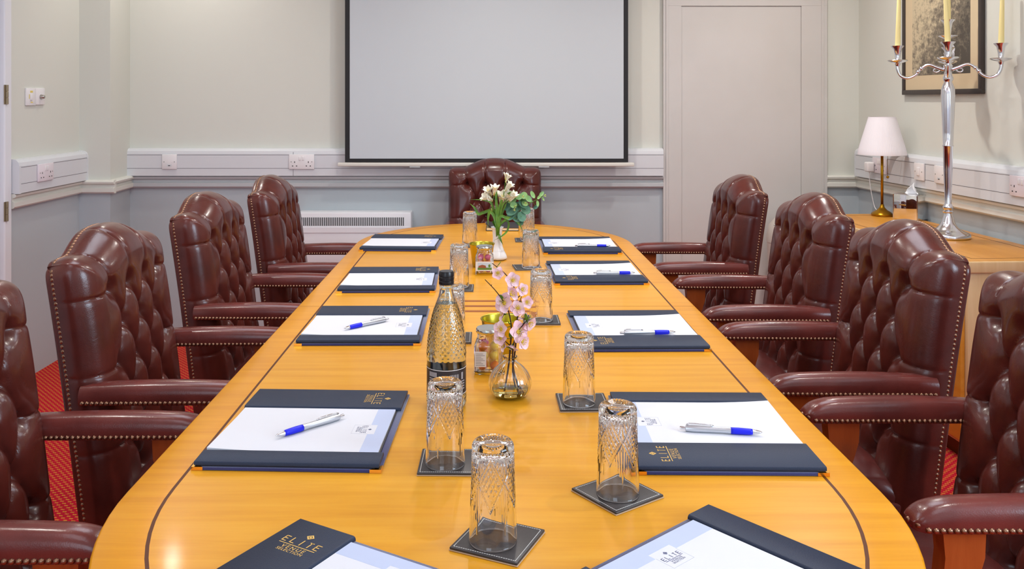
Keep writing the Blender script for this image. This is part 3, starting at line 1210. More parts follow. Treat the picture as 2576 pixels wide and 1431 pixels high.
def elite(g, w_, h_, y0, st):
    """ELITE in thin widely spaced capitals, centred on x = 0, baseline y0"""
    def bar(xa, ya, xb, yb):
        dx, dy = xb - xa, yb - ya
        L = math.hypot(dx, dy)
        nx, ny = -dy / L * st / 2, dx / L * st / 2
        g.add([(xa - nx, ya - ny, 0), (xb - nx, yb - ny, 0), (xb + nx, yb + ny, 0), (xa + nx, ya + ny, 0)], [(0, 1, 2, 3)])
    lw = w_ * 0.115
    cs = [-0.5 * w_ + lw / 2, -0.25 * w_ + lw / 4, 0, 0.25 * w_ - lw / 4, 0.5 * w_ - lw / 2]
    for ch, c in zip('ELITE', cs):
        a, b_ = c - lw / 2, c + lw / 2
        if ch in 'EL':
            bar(a, y0, a, y0 + h_)
            bar(a, y0 + st / 2, b_, y0 + st / 2)
        if ch == 'E':
            bar(a, y0 + h_ - st / 2, b_, y0 + h_ - st / 2)
            bar(a, y0 + h_ * 0.52, b_ - lw * 0.15, y0 + h_ * 0.52)
        if ch == 'I':
            bar(c, y0, c, y0 + h_)
        if ch == 'T':
            bar(c, y0, c, y0 + h_)
            bar(a, y0 + h_ - st / 2, b_, y0 + h_ - st / 2)


def logo_geo(w_):
    """emblem: diamond, ELITE, rule, VENUE, SELECTION; about w_ wide, origin at the rule"""
    g = G()
    st = w_ * 0.026
    elite(g, w_, w_ * 0.22, w_ * 0.06, st)
    g.box(-w_ * 0.5, w_ * 0.5, -st * 0.4, st * 0.4, -0.00005, 0.00001)
    v, f = text_geo('VENUE', w_ * 0.17, (0, -w_ * 0.11), 1.35)
    g.add(v, f)
    v, f = text_geo('SELECTION', w_ * 0.13, (0, -w_ * 0.235), 1.1)
    g.add(v, f)
    # diamond outline of four bars and a small centre
    c = w_ * 0.45
    r1, r2 = w_ * 0.105, w_ * 0.060
    P = [(r1, 0), (0, r1), (-r1, 0), (0, -r1)]
    Q = [(r2, 0), (0, r2), (-r2, 0), (0, -r2)]
    for i in range(4):
        j = (i + 1) % 4
        g.add([(P[i][0], c + P[i][1], 0), (P[j][0], c + P[j][1], 0), (Q[j][0], c + Q[j][1], 0), (Q[i][0], c + Q[i][1], 0)], [(0, 1, 2, 3)])
    r3 = w_ * 0.040
    g.add([(r3, c, 0), (0, c + r3, 0), (-r3, c, 0), (0, c - r3, 0)], [(0, 1, 2, 3)])
    return g


LOGO_BIG = logo_geo(0.062)
LOGO_SMALL = logo_geo(0.034)


# ------------------------------------------------------------------ folders and pads: local +y is the top of the page
def strip_cover(g, xa, xb, ya, yb, z0, z1, inner):
    """leather band with one soft rolled inner edge; inner = -1/+1 side of the pad"""
    n = 7
    prof = []
    r = 0.0045
    if inner > 0:
        prof = [(xa, z0), (xa, z1 - 0.0015), (xa + 0.0015, z1)]
        for i in range(n):
            a = PI / 2 * (1 - i / (n - 1))
            prof.append((xb - r + r * math.cos(a), z1 - r + r * math.sin(a)))
        prof.append((xb, z0))
    else:
        prof = [(xb, z0), (xb, z1 - 0.0015), (xb - 0.0015, z1)]
        for i in range(n):
            a = PI / 2 * (1 - i / (n - 1))
            prof.append((xa + r - r * math.cos(a), z1 - r + r * math.sin(a)))
        prof.append((xa, z0))
        prof = prof[::-1]
    m_ = len(prof)
    v = [(x, ya, z) for x, z in prof] + [(x, yb, z) for x, z in prof]
    f = [(k_, k_ + m_, (k_ + 1) % m_ + m_, (k_ + 1) % m_) for k_ in range(m_)]
    f.append(tuple(range(m_)))
    f.append(tuple(range(m_, 2 * m_))[::-1])
    g.add(v, f)


def make_folder(near_side):
    """near_side = -1/+1: which long edge carries the gilt corners"""
    t = thing('conference_folder', '', 'folder')
    G().bbox(-0.185, 0.185, -0.157, 0.157, 0.0, 0.005, 0.0012).build('velvet_board', M['velvet'], t, sharp=40)
    G().bbox(-0.180, 0.180, -0.153, 0.146, 0.005, 0.0075, 0.0006).build('leather_board', M['navyedge'], t, sharp=40)
    g = G()
    strip_cover(g, -0.182, -0.080, -0.154, 0.1535, 0.0075, 0.0135, 1)
    b1 = g.build('leather_band', M['navy'], t, sharp=50)
    o = mk('logo', LOGO_BIG.v, LOGO_BIG.f, M['goldfoil'], b1, smooth=False)
    o.location = (-0.131, 0.092, 0.0137)
    g = G()
    strip_cover(g, 0.130, 0.182, -0.154, 0.1535, 0.0075, 0.0135, -1)
    g.build('leather_band', M['navy'], t, sharp=50)
    for s in (-1, 1):
        x = near_side * 0.1855
        g = G()
        L = 0.019
        poly = [(x, s * 0.1575), (x - near_side * L, s * 0.1575), (x, s * (0.1575 - L))]
        if (near_side * s) > 0:
            poly = poly
        g.prism(poly, -0.0001, 0.0058)
        g.build('gilt_corner', M['gold'], t)
    return t


FO = dict(
    L1=(-0.190, 1.018, -30.5, 'at the near left corner, its gold lettering facing us'),
    L2=(-0.3255, 1.615, -92.2, 'second on the left, under a diagonal pen'),
    L3=(-0.326, 2.350, -89.7, 'third on the left, beside the glass bottle, with a pen'),
    L4=(-0.328, 2.945, -89.0, 'fourth on the left side, without a pen'),
    L5=(-0.360, 3.705, -92.5, 'farthest on the left side, without a pen'),
    R1=(0.288, 1.052, 40.5, 'at the near right corner, cut by the bottom edge'),
    R2=(0.400, 1.600, 89.0, 'second on the right side, overlapped by a glass'),
    R3=(0.383, 2.297, 91.0, 'third on the right, nearer than the joint line'),
    R4=(0.373, 3.063, 91.0, 'fourth on the right, beyond the joint line'),
    R5=(0.376, 3.640, 90.0, 'farthest on the right side of the table'),
)
fl, fr = make_folder(1), make_folder(-1)


def make_pad():
    """A4 pad that sags a little at one lower corner"""
    t = thing('writing_pad', '', 'notepad')
    N, K = 14, 18
    zt = 0.0105

    def zz(x, y):
        return zt + 0.004 * max(0, -(y + 0.02) / 0.13) ** 2 * max(0, (x + 0.03) / 0.14)
    v, f = [], []
    xa, xb, ya, yb = -0.0795, 0.1285, -0.152, 0.143
    for j in range(K + 1):
        for i in range(N + 1):
            x, y = xa + (xb - xa) * i / N, ya + (yb - ya) * j / K
            v.append((x, y, zz(x, y)))
    for j in range(K):
        for i in range(N):
            a = j * (N + 1) + i
            f.append((a, a + 1, a + N + 2, a + N + 1))
    loop = [i for i in range(N + 1)] + [r * (N + 1) + N for r in range(1, K + 1)] + [K * (N + 1) + c for c in range(N - 1, -1, -1)] + [r * (N + 1) for r in range(K - 1, 0, -1)]
    base = len(v)
    for i in loop:
        v.append((v[i][0], v[i][1], 0.0076))
    for i in range(len(loop)):
        j = (i + 1) % len(loop)
        f.append((loop[j], loop[i], base + i, base + j))
    f.append(tuple(range(base, base + len(loop)))[::-1])
    mk('paper', v, f, M['paper'], t, smooth=False)
    zl = zt + 0.00012
    cx_ = 0.0245
    # printed header strip with a notch for the emblem panel
    g = G()
    g.box(xa, cx_ - 0.022, 0.110, yb, zt, zl)
    g.box(cx_ + 0.022, xb, 0.110, yb, zt, zl)
    g.box(cx_ - 0.022, cx_ + 0.022, 0.122, yb, zt, zl)
    g.build('header_strip', M['papert'], t)
    o = mk('printed_emblem', LOGO_SMALL.v, LOGO_SMALL.f, M['ink'], t, smooth=False)
    o.location = (cx_, 0.096, zl + 0.0001)
    g = G()
    for (a, b_, c, d_) in ((-0.021, 0.021, 0.080, 0.0803), (-0.021, -0.0207, 0.080, 0.110), (0.0207, 0.021, 0.080, 0.110)):
        g.box(cx_ + a, cx_ + b_, c, d_, zt, zl)
    g.build('emblem_frame', M['inkp'], t)
    return t


pad0 = make_pad()
firsts = {'L': True, 'R': True, 'P': True}
for k_, (x, y, rz, lab) in FO.items():
    src = fl if k_[0] == 'L' else fr
    L_ = 'navy leather conference folder ' + lab
    if firsts[k_[0]]:
        src.location = (x, y, TT + 0.0004)
        src.rotation_euler = (0, 0, R(rz))
        src['label'] = L_
        src['group'] = 'conference folders on the table'
        firsts[k_[0]] = False
    else:
        dup(src, (x, y, TT + 0.0004), R(rz), L_, 'conference folders on the table')
PL = dict(L1='in the folder at the near left corner', L2='in the second left folder, under a pen',
          L3='in the third left folder, beside the bottle', L4='in the fourth left folder, nothing on it',
          L5='in the farthest left folder, nothing on it', R1='in the near right folder, emblem readable',
          R2='in the second right folder', R3='in the third right folder, before the joint line',
          R4='in the fourth right folder, beyond the joint line', R5='in the farthest right folder')
for k_, (x, y, rz, lab) in FO.items():
    L_ = 'white writing pad with pale blue header ' + PL[k_]
    if firsts['P']:
        pad0.location = (x, y, TT + 0.0004)
        pad0.rotation_euler = (0, 0, R(rz))
        pad0['label'] = L_
        pad0['group'] = 'writing pads in the folders'
        firsts['P'] = False
    else:
        dup(pad0, (x, y, TT + 0.0004), R(rz), L_, 'writing pads in the folders')


# ------------------------------------------------------------------ pens: local +x from clicker to tip
def make_pen():
    t = thing('ballpoint_pen', '', 'pen')
    Rm = Matrix.Rotation(PI / 2, 4, 'Y')
    G().lathe([(0.0, -0.072), (0.0026, -0.0715), (0.0028, -0.070), (0.0028, -0.062), (0.0034, -0.062)], 16, Rm).build('clicker', M['chrome'], t, sharp=40)
    G().lathe([(0.0034, -0.062), (0.0052, -0.0612), (0.0056, -0.058), (0.0062, -0.045), (0.0060, -0.030), (0.0054, -0.010), (0.0051, 0.006), (0.0053, 0.012), (0.0056, 0.018)], 20, Rm).build('barrel', M['pensilver'], t, sharp=50)
    g = G()
    g.lathe([(0.0057, 0.018), (0.0059, 0.024), (0.0060, 0.032), (0.0058, 0.042), (0.0054, 0.052), (0.0048, 0.056)], 20, Rm)
    g.build('grip', M['penblue'], t, smooth=True)
    G().lathe([(0.0046, 0.056), (0.0044, 0.058), (0.0030, 0.067), (0.0016, 0.0715), (0.0008, 0.072), (0.0004, 0.074), (0, 0.0742)], 16, Rm).build('tip', M['chrome'], t, sharp=50)
    G().tube([(-0.060, 0, 0.0062), (-0.055, 0, 0.0085), (-0.040, 0, 0.0088), (-0.020, 0, 0.0082), (-0.012, 0, 0.0064)], 0.0012, 6).build('clip', M['chrome'], t, smooth=True)
    return t


pen0 = make_pen()
# (clicker x, y, tip x, y)
PENS = [(-0.270, 1.643, -0.3768, 1.539, 'lying diagonally on the nearest left pad'),
        (-0.270, 2.367, -0.3754, 2.266, 'lying diagonally on the pad left of the bottle'),
        (0.3488, 1.578, 0.4872, 1.556, 'on the nearest right pad, lowest of the right pens'),
        (0.338, 2.222, 0.477, 2.231, 'on the right pad just nearer than the joint line'),
        (0.3645, 2.995, 0.5022, 3.000, 'on the right pad just beyond the joint line'),
        (0.359, 3.560, 0.494, 3.557, 'on the farthest right pad')]
for i, (xa, ya, xb, yb, lab) in enumerate(PENS):
    o = pen0 if i == 0 else dup(pen0, (0, 0, 0), 0)
    o.location = ((xa + xb) / 2, (ya + yb) / 2, TT + 0.0004 + 0.0105 + 0.0063)
    o.rotation_euler = (0, 0, math.atan2(yb - ya, xb - xa))
    o['label'] = 'silver pen with blue grip ' + lab
    o['group'] = 'ballpoint pens on the pads'


# ------------------------------------------------------------------ cut glass tumblers, upside down on coasters
GH = 0.138


def make_glass():
    NS, NZ = 240, 120
    v, f = [], []

    def ro(z):
        t = z / GH
        r = 0.0330 - 0.0040 * t
        if z > GH - 0.009:
            q = (z - (GH - 0.009)) / 0.009
            r -= 0.0075 * (1 - math.sqrt(max(0, 1 - q * q)))
        return r

    def cut(a, z):
        """depth of the cut pattern"""
        t = 1 - z / GH           # 0 at the closed end
        if t < 0.068 or t > 0.94:
            return 0
        secs = 5
        s_ = (a / (2 * PI) * secs) % 1.0 - 0.5   # -.5 .. .5 within a panel
        e = 0.5 - abs(s_)
        A_, B_ = s_ / 0.36, (t - 0.36) / 0.185
        p, q = A_ + B_, A_ - B_
        m_ = max(abs(p), abs(q))
        tri = lambda x: 1 - abs(2 * (x % 1.0) - 1)       # 0 at whole numbers
        if m_ < 1.0:
            # pointed lozenges between crossing V cuts
            return 0.0022 * (1 - min(tri(p * 2), tri(q * 2))) ** 1.0 * 0.75
        if m_ < 1.22:
            return 0.0006
        if m_ < 1.50:
            return 0.0020 * tri((m_ - 1.22) / 0.28)
        d_ = 0.0
        # splayed cuts filling the space between the lozenge panels
        if t > 0.36:
            for k_ in range(4):
                c_ = 0.105 * k_ * (1 - 0.55 * (t - 0.40) / 0.4) + (0.02 if k_ else 0)
                L = (0.86, 0.76, 0.68, 0.60)[k_]
                if t < L:
                    w2 = 0.060 * (1 - ((t - 0.36) / (L - 0.36)) ** 2)
                    d_ = max(d_, 0.0009 * max(0.0, 1 - abs(e - c_) / max(w2, 1e-4)))
        else:
            c_ = tri(e * 7 + (0.36 - t) * 5)
            d_ = 0.0018 * (1 - c_)
        return d_
    zs = [0.0] + [0.0015 + (GH - 0.0015 - 0.009) * k_ / NZ for k_ in range(NZ + 1)] + [GH - 0.009 + 0.009 * math.sin(PI / 2 * q / 7) for q in range(1, 8)]
    prof_n = len(zs)
    # outer, then over the domed foot, then inside wall back to the rim
    extra = [(0.0185, GH - 0.0004), (0.014, GH - 0.003), (0.0, GH - 0.004)]
    inner = [(0.0, GH - 0.013), (0.012, GH - 0.0131), (0.020, GH - 0.0145), (0.0245, GH - 0.018), (0.0268, GH - 0.03)] + [(0.0268 + 0.0040 * q / 6, GH - 0.03 - (GH - 0.032) * q / 6) for q in range(1, 7)] + [(0.0316, 0.0)]
    tot = prof_n + len(extra)
    for i in range(NS):
        a = 2 * PI * i / NS
        c, s_ = math.cos(a), math.sin(a)
        for k_, z in enumerate(zs):
            r = ro(z) - (0.0006 if k_ == 0 else 0) - cut(a, z)
            v.append((r * c, r * s_, z))
        for (r, z) in extra:
            v.append((r * c, r * s_, z))
    for i in range(NS):
        j = (i + 1) % NS
        for k_ in range(tot - 1):
            f.append((i * tot + k_, j * tot + k_, j * tot + k_ + 1, i * tot + k_ + 1))
    b0 = len(v)
    m_ = len(inner)
    for i in range(NS):
        a = 2 * PI * i / NS
        for (r, z) in inner:
            v.append((r * math.cos(a), r * math.sin(a), z))
    for i in range(NS):
        j = (i + 1) % NS
        for k_ in range(m_ - 1):
            f.append((b0 + i * m_ + k_, b0 + j * m_ + k_, b0 + j * m_ + k_ + 1, b0 + i * m_ + k_ + 1))
        f.append((i * tot, b0 + i * m_ + m_ - 1, b0 + j * m_ + m_ - 1, j * tot))
    bm = bmesh.new()
    for p in v:
        bm.verts.new(p)
    bm.verts.ensure_lookup_table()
    for q in f:
        bm.faces.new([bm.verts[i] for i in q])
    bmesh.ops.remove_doubles(bm, verts=bm.verts, dist=1e-6)
    bmesh.ops.recalc_face_normals(bm, faces=bm.faces)
    me = bpy.data.meshes.new('drinking_glass')
    bm.to_mesh(me)
    bm.free()
    for p in me.polygons:
        p.use_smooth = True
    me.set_sharp_from_angle(angle=R(50))
    me.materials.append(M['glass'])
    return link(bpy.data.objects.new('drinking_glass', me))


def make_coaster():
    t = thing('coaster', '', 'coaster')
    G().bbox(-0.0505, 0.0505, -0.0505, 0.0505, 0.0, 0.0016, 0.0005).build('backing', M['coasterb'], t, sharp=40)
    G().bbox(-0.050, 0.050, -0.050, 0.050, 0.0016, 0.005, 0.0013, 3).build('leather_top', M['coaster'], t, sharp=40)
    g = G()
    n = 26
    for i in range(n):
        a = -0.0455 + 0.091 * i / n
        for s in (-1, 1):
            g.box(a, a + 0.0024, s * 0.0455 - 0.0004, s * 0.0455 + 0.0004, 0.0049, 0.0053)
            g.box(s * 0.0455 - 0.0004, s * 0.0455 + 0.0004, a, a + 0.0024, 0.0049, 0.0053)
    g.build('stitching', M['stitch'], t)
    return t


GL = [  # glass x, y, coaster x, y, rot, which
    (0.0066, 1.197, 0.0137, 1.204, -25, 'nearest to the bottom centre'),
    (-0.0716, 1.451, -0.065, 1.463, -1, 'in front of the water bottle'),
    (0.1995, 1.340, 0.1997, 1.348, 35.5, 'beside the near right folder, at its left end'),
    (0.182, 1.744, 0.190, 1.752, 1, 'right of the clear vase of pink blossom'),
    (0.1459, 2.403, 0.147, 2.410, 0, 'right of the centre inlay stripes'),
    (0.1548, 3.155, 0.143, 3.170, 6, 'right of the white flower vase'),
    (0.1706, 3.775, 0.167, 3.790, 0, 'farthest right, beside the black notebook'),
    (-0.0767, 3.660, -0.080, 3.650, 2, 'farthest left, behind the gold pot'),
    (-0.0945, 2.835, -0.097, 2.820, 0, 'left of the far jar, beyond the centre stripes'),
    (-0.090, 2.215, -0.092, 2.228, 0, 'hidden behind the water bottle'),
]
glass0, coaster0 = make_glass(), make_coaster()
for i, (gx, gy, cx_, cy_, rz, lab) in enumerate(GL):
    c_ = coaster0 if i == 0 else dup(coaster0, (0, 0, 0), 0)
    c_.location = (cx_, cy_, TT + 0.0004)
    c_.rotation_euler = (0, 0, R(rz))
    c_['label'] = 'square black coaster under the glass ' + (lab.replace(', ', ' ') if i else 'nearest to the bottom centre')
    c_['group'] = 'black coasters on the table'
    g_ = glass0 if i == 0 else dup(glass0, (0, 0, 0), 0)
    g_.location = (gx, gy, TT + 0.0058)
    g_.rotation_euler = (0, 0, R(12 + i * 23))
    g_['label'] = 'upturned cut-glass tumbler ' + lab
    g_['category'] = 'glass'
    g_['group'] = 'upturned cut-glass tumblers'

# ------------------------------------------------------------------ water bottle
t = thing('water_bottle', 'clear textured glass water bottle with black cap and black label', 'bottle', (-0.0835, 1.742, TT + 0.0004))
BZ = [(0.0, 0.0), (0.030, 0.0), (0.0365, 0.003), (0.0390, 0.012), (0.0390, 0.095), (0.0388, 0.108), (0.0368, 0.135), (0.0330, 0.160), (0.0270, 0.186), (0.0200, 0.206), (0.0155, 0.222), (0.0132, 0.236), (0.0142, 0.238), (0.0142, 0.242), (0.0122, 0.244), (0.0122, 0.262)]


def prof_r(P, z):
    for (r0, z0), (r1, z1) in zip(P[1:], P[2:]):
        if z0 <= z <= z1:
            return r0 + (r1 - r0) * (z - z0) / max(1e-9, z1 - z0)
    return P[-1][0]


NS, NZ = 120, 190
v, f = [], []
zs = [0.262 * i / NZ for i in range(NZ + 1)]


def bottle_tex(a, z):
    if 0.094 < z < 0.222 or 0.008 < z < 0.026:
        k_ = 0.0011 * min(1, (z - 0.094) / 0.01 if z > 0.09 else 1) * min(1, max(0, (0.222 - z) / 0.02))
        p = a / (2 * PI) * 22 + z / 0.0125
        q = a / (2 * PI) * 22 - z / 0.0125
        return k_ * (abs(math.sin(PI * p)) * abs(math.sin(PI * q))) ** 0.8
    return 0.0


# smooth the outline with a spline
prof_s = [(p.x, p.y) for p in spline([(r, z, 0) for r, z in BZ[2:]], 6)]
for i in range(NS):
    a = 2 * PI * i / NS
    for z in zs:
        zz = max(z, 0.0)
        r = prof_r([(0, 0), (0.030, 0), (0.0365, 0.003)] + prof_s, zz) + bottle_tex(a, zz)
        v.append((r * math.cos(a), r * math.sin(a), z))
m_ = len(zs)
for i in range(NS):
    j = (i + 1) % NS
    for k_ in range(m_ - 1):
        f.append((i * m_ + k_, j * m_ + k_, j * m_ + k_ + 1, i * m_ + k_ + 1))
f.append(tuple(i * m_ for i in range(NS))[::-1])
# inner wall
b0 = len(v)
zi = [0.006 + (0.262 - 0.006) * k_ / 60 for k_ in range(61)]
for i in range(NS):
    a = 2 * PI * i / NS
    for z in zi:
        r = prof_r([(0, 0), (0.030, 0), (0.0365, 0.003)] + prof_s, z) - 0.0028
        v.append((r * math.cos(a), r * math.sin(a), z))
for i in range(NS):
    j = (i + 1) % NS
    for k_ in range(60):
        f.append((b0 + j * 61 + k_, b0 + i * 61 + k_, b0 + i * 61 + k_ + 1, b0 + j * 61 + k_ + 1))
    f.append((i * m_ + m_ - 1, j * m_ + m_ - 1, b0 + j * 61 + 60, b0 + i * 61 + 60))
f.append(tuple(b0 + i * 61 for i in range(NS)))
mk('bottle_glass', v, f, M['bottleglass'], t, smooth=True, sharp=55)
g = G()
P = [(0.0, 0.0062)] + [(prof_r([(0, 0), (0.030, 0), (0.0365, 0.003)] + prof_s, z) - 0.0027, z) for z in [0.0063 + (0.205 - 0.0063) * k_ / 30 for k_ in range(31)]] + [(0.0, 0.205)]
g.lathe(P, 48).build('water', M['water'], t, sharp=50)
g = G()
g.lathe([(0.0, 0.2425), (0.0148, 0.2425), (0.0152, 0.244), (0.0152, 0.249), (0.0144, 0.250), (0.0152, 0.251), (0.0152, 0.257), (0.0144, 0.258), (0.0152, 0.259), (0.0150, 0.266), (0.0138, 0.269), (0.0, 0.2692)], 40)
g.build('cap', M['cap'], t, sharp=35)
lab = G().lathe([(0.0393, 0.030), (0.0393, 0.081)], 64, close=False).build('label', M['label'], t, smooth=True)


G().lathe([(0.03915, 0.0302), (0.03915, 0.0808)], 64, close=False).build('label_back', M['labelw'], lab, smooth=True)


def curved(g, a0, a1, z0, z1, r, n=6):
    vv = []
    for k_ in range(n + 1):
        a = a0 + (a1 - a0) * k_ / n
        vv += [(r * math.cos(a), r * math.sin(a), z0), (r * math.cos(a), r * math.sin(a), z1)]
    g.add(vv, [(2 * k_, 2 * k_ + 2, 2 * k_ + 3, 2 * k_ + 1) for k_ in range(n)])


g = G()
A = -PI / 2
for k_ in range(9):
    curved(g, A + 0.22 + k_ * 0.055, A + 0.22 + k_ * 0.055 + (0.035 if k_ % 3 else 0.02), 0.044, 0.072, 0.0396, 1)
for k_ in range(7):
    curved(g, A - 0.95, A - 0.50, 0.062 - k_ * 0.0042, 0.0644 - k_ * 0.0042, 0.0396, 4)
for k_ in range(4):
    curved(g, A + 0.80, A + 1.15, 0.040 + k_ * 0.005, 0.0425 + k_ * 0.005, 0.0396, 4)
curved(g, A - 0.95, A - 0.45, 0.067, 0.076, 0.0396, 4)
curved(g, A + 0.88, A + 1.02, 0.060, 0.074, 0.0396, 2)
g.build('label_print', M['labelg'], lab)
g = G()
for z in (0.0300, 0.0800):
    curved(g, 0, 2 * PI, z, z + 0.0012, 0.0397, 48)
g.build('label_edge', M['labelw'], lab)


# ------------------------------------------------------------------ gold pots and sweet jars
def make_pot():
    t = thing('gold_pot', '', 'pot')
    G().lathe([(0.0, 0.0), (0.0325, 0.0), (0.0345, 0.002), (0.0450, 0.079), (0.0470, 0.081), (0.0480, 0.083), (0.0470, 0.0848), (0.0450, 0.084), (0.0440, 0.080), (0.0335, 0.004), (0.0, 0.004)], 56).build('tin_body', M['goldpot'], t, sharp=60)
    return t


p0 = make_pot()
p0.location = (0.029, 2.105, TT + 0.0004)
p0['label'] = 'small gold tin pot behind the near sweet jar and pink blossom'
p0['group'] = 'gold tin pots'
dup(p0, (-0.023, 3.205, TT + 0.0004), 0, 'small gold tin pot to the left of the white flower vase', 'gold tin pots')


def rsq(w_, r, n=6):
    out = []
    for (sx, sy, a0) in ((1, 1, 0), (-1, 1, 90), (-1, -1, 180), (1, -1, 270)):
        for k_ in range(n + 1):
            a = R(a0 + 90 * k_ / n)
            out.append((sx * (w_ - r) + r * math.cos(a), sy * (w_ - r) + r * math.sin(a)))
    return out


def loft(rings_):
    g = G()
    n = len(rings_[0][0])
    v, f = [], []
    for c, z in rings_:
        v += [(x, y, z) for x, y in c]
    for r_ in range(len(rings_) - 1):
        for i in range(n):
            j = (i + 1) % n
            f.append((r_ * n + i, r_ * n + j, (r_ + 1) * n + j, (r_ + 1) * n + i))
    f.append(tuple(range(n))[::-1])
    f.append(tuple((len(rings_) - 1) * n + i for i in range(n)))
    return g.add(v, f)


def circ(r, n=28):
    return [(r * math.cos(R(0) + 2 * PI * (i + 0.0) / n), r * math.sin(2 * PI * i / n)) for i in range(n)]


def make_jar(kind):
    t = thing('sweet_jar', '', 'jar')
    sq = lambda w_: rsq(w_, 0.009)
    outer = [(sq(0.0300), 0.0), (sq(0.0320), 0.003), (sq(0.0320), 0.060), (sq(0.0300), 0.068)]
    rr = [(x, y) for x, y in rsq(0.0262, 0.0255)]
    outer += [(rr, 0.075), (rr, 0.087)]
    inner = [([(x * 0.84, y * 0.84) for x, y in rr], 0.087), ([(x * 0.86, y * 0.86) for x, y in rr], 0.075), (sq(0.0270), 0.067), (sq(0.0292), 0.060), (sq(0.0292), 0.007), (sq(0.0270), 0.005)]
    loft(outer + inner).build('jar_glass', M['glass'], t, sharp=45)
    G().lathe([(0.0, 0.0875), (0.0285, 0.0875), (0.0295, 0.089), (0.0295, 0.095), (0.0280, 0.0978), (0.022, 0.0972), (0.0, 0.0972)], 40).build('lid', M['tin'], t, sharp=40)
    return t


jr = make_jar(0)
jr.location = (0.002, 1.965, TT + 0.0004)
jr['label'] = 'square glass sweet jar with silver lid behind the pink blossom vase'
jr['group'] = 'sweet jars'
jr.rotation_euler = (0, 0, R(-4))
jf = dup(jr, (-0.0126, 3.075, TT + 0.0004), 0, 'square glass sweet jar with picture label in front of the far gold pot', 'sweet jars')
g = G().box(-0.0295, -0.004, -0.03235, -0.0322, 0.018, 0.052)
l_ = g.build('nutrition_label', M['labelw'], jr)
g = G()
for k_ in range(8):
    g.box(-0.0275, -0.007 - 0.004 * (k_ % 3), -0.0325, -0.03236, 0.021 + k_ * 0.0036, 0.0222 + k_ * 0.0036)
g.build('print_lines', M['labelg'], l_)
G().box(-0.0310, 0.0310, -0.0324, -0.0322, 0.014, 0.047).build('picture_label', M['labelw'], jf)
pl_ = G().box(-0.0240, 0.0250, -0.0326, -0.03245, 0.018, 0.043).build('printed_view', M['skyp'], jf)
G().box(-0.0240, 0.0250, -0.03275, -0.03262, 0.018, 0.026).build('printed_lawn', M['grassp'], pl_)
G().add([(-0.022, -0.0328, 0.026), (0.006, -0.0328, 0.024), (0.004, -0.0328, 0.033), (-0.008, -0.0328, 0.036), (-0.021, -0.0328, 0.032)], [(0, 1, 2, 3, 4)]).build('printed_house', M['brick'], pl_)
G().sphere((0.017, -0.0324, 0.032), 0.009, 10, 8, (0.8, 0.03, 1)).build('printed_tree', M['grassp'], pl_, smooth=True)
rs = random.Random(3)
for j_, base_ in ((0, (0.002, 1.965)), (1, (-0.0126, 3.075))):
    spots = []
    for lev in range(3):
        for (dx, dy) in ((-0.013, -0.013), (0.013, -0.013), (-0.013, 0.013), (0.013, 0.013)):
            spots.append((dx + rs.uniform(-0.002, 0.002), dy + rs.uniform(-0.002, 0.002), 0.0185 + lev * 0.0205 + rs.uniform(0, 0.001)))
    for q, (dx, dy, z) in enumerate(spots):
        if lev == 2 and q > 10:
            continue
        mm = ['orange', 'yellow', 'orange', 'yellow', 'pinks'][rs.randrange(5)]
        o = G().sphere((0, 0, 0), 0.0112, 14, 10, (1.0, 1.0, 0.9)).build('boiled_sweet', M[mm], None, smooth=True)
        o.location = (base_[0] + dx, base_[1] + dy, TT + z)
        tag(o, 'round boiled sweet inside the ' + ('near' if j_ == 0 else 'far') + ' square jar', 'sweet', ('sweets in the near jar', 'sweets in the far jar')[j_])

# ------------------------------------------------------------------ black notebook at the far end
t = thing('notebook', 'black covered notebook lying open-edged at the far end of the table', 'notebook', (0.068, 4.165, TT + 0.0004), R(-1))
G().bbox(-0.076, 0.076, -0.095, 0.095, 0.0, 0.003, 0.001).build('back_cover', M['cover'], t, sharp=40)
G().box(-0.073, 0.074, -0.093, 0.092, 0.003, 0.013).build('pages', M['pages'], t)
v, f = [], []
N = 14
for i in range(N + 1):
    x = -0.078 + 0.155 * i / N
    lift = 0.014 + 0.018 * max(0, (0.3 - i / N) / 0.3) ** 1.6
    for (y, zz) in ((-0.096, 0), (-0.096, 0.002), (0.096, 0.002), (0.096, 0)):
        k_ = 1 if y < 0 else 0.3
        v.append((x, y, 0.0135 + (lift - 0.014) * k_ + zz))
for i in range(N):
    for k_ in range(4):
        l = (k_ + 1) % 4
        f.append((i * 4 + k_, i * 4 + l, (i + 1) * 4 + l, (i + 1) * 4 + k_))
f += [(0, 1, 2, 3), tuple(N * 4 + q for q in (3, 2, 1, 0))]
mk('front_cover', v, f, M['cover'], t, smooth=False)


# ------------------------------------------------------------------ flowers
def petal(g, mtx, L, Wd, curl=0.3, cup=0.25, n=8, tipw=0.25):
    """petal along +x from the origin, curving up by curl"""
    v, f = [], []
    for i in range(n + 1):
        t_ = i / n
        w_ = Wd * math.sqrt(max(0.0, math.sin(PI * (0.10 + 0.875 * t_ ** 1.35)))) if tipw > 0.1 else Wd * math.sin(PI * (0.06 + 0.92 * t_)) ** 0.8
        ang = curl * t_
        x = L * (math.sin(ang) / curl if abs(curl) > 1e-3 else t_) if abs(curl) > 1e-3 else L * t_
        z = L * ((1 - math.cos(ang)) / curl) if abs(curl) > 1e-3 else 0
        for q in (-1, -0.5, 0, 0.5, 1):
            v.append((x, q * w_, z + cup * w_ * q * q))
    for i in range(n):
        for q in range(4):
            a = i * 5 + q
            f.append((a, a + 5, a + 6, a + 1))
    g.add(v, f, mtx)


def basis(p, d, spin=0.0):
    q = Vector(d).normalized().to_track_quat('Z', 'Y').to_matrix().to_4x4()
    return Matrix.Translation(p) @ q @ Matrix.Rotation(spin, 4, 'Z')


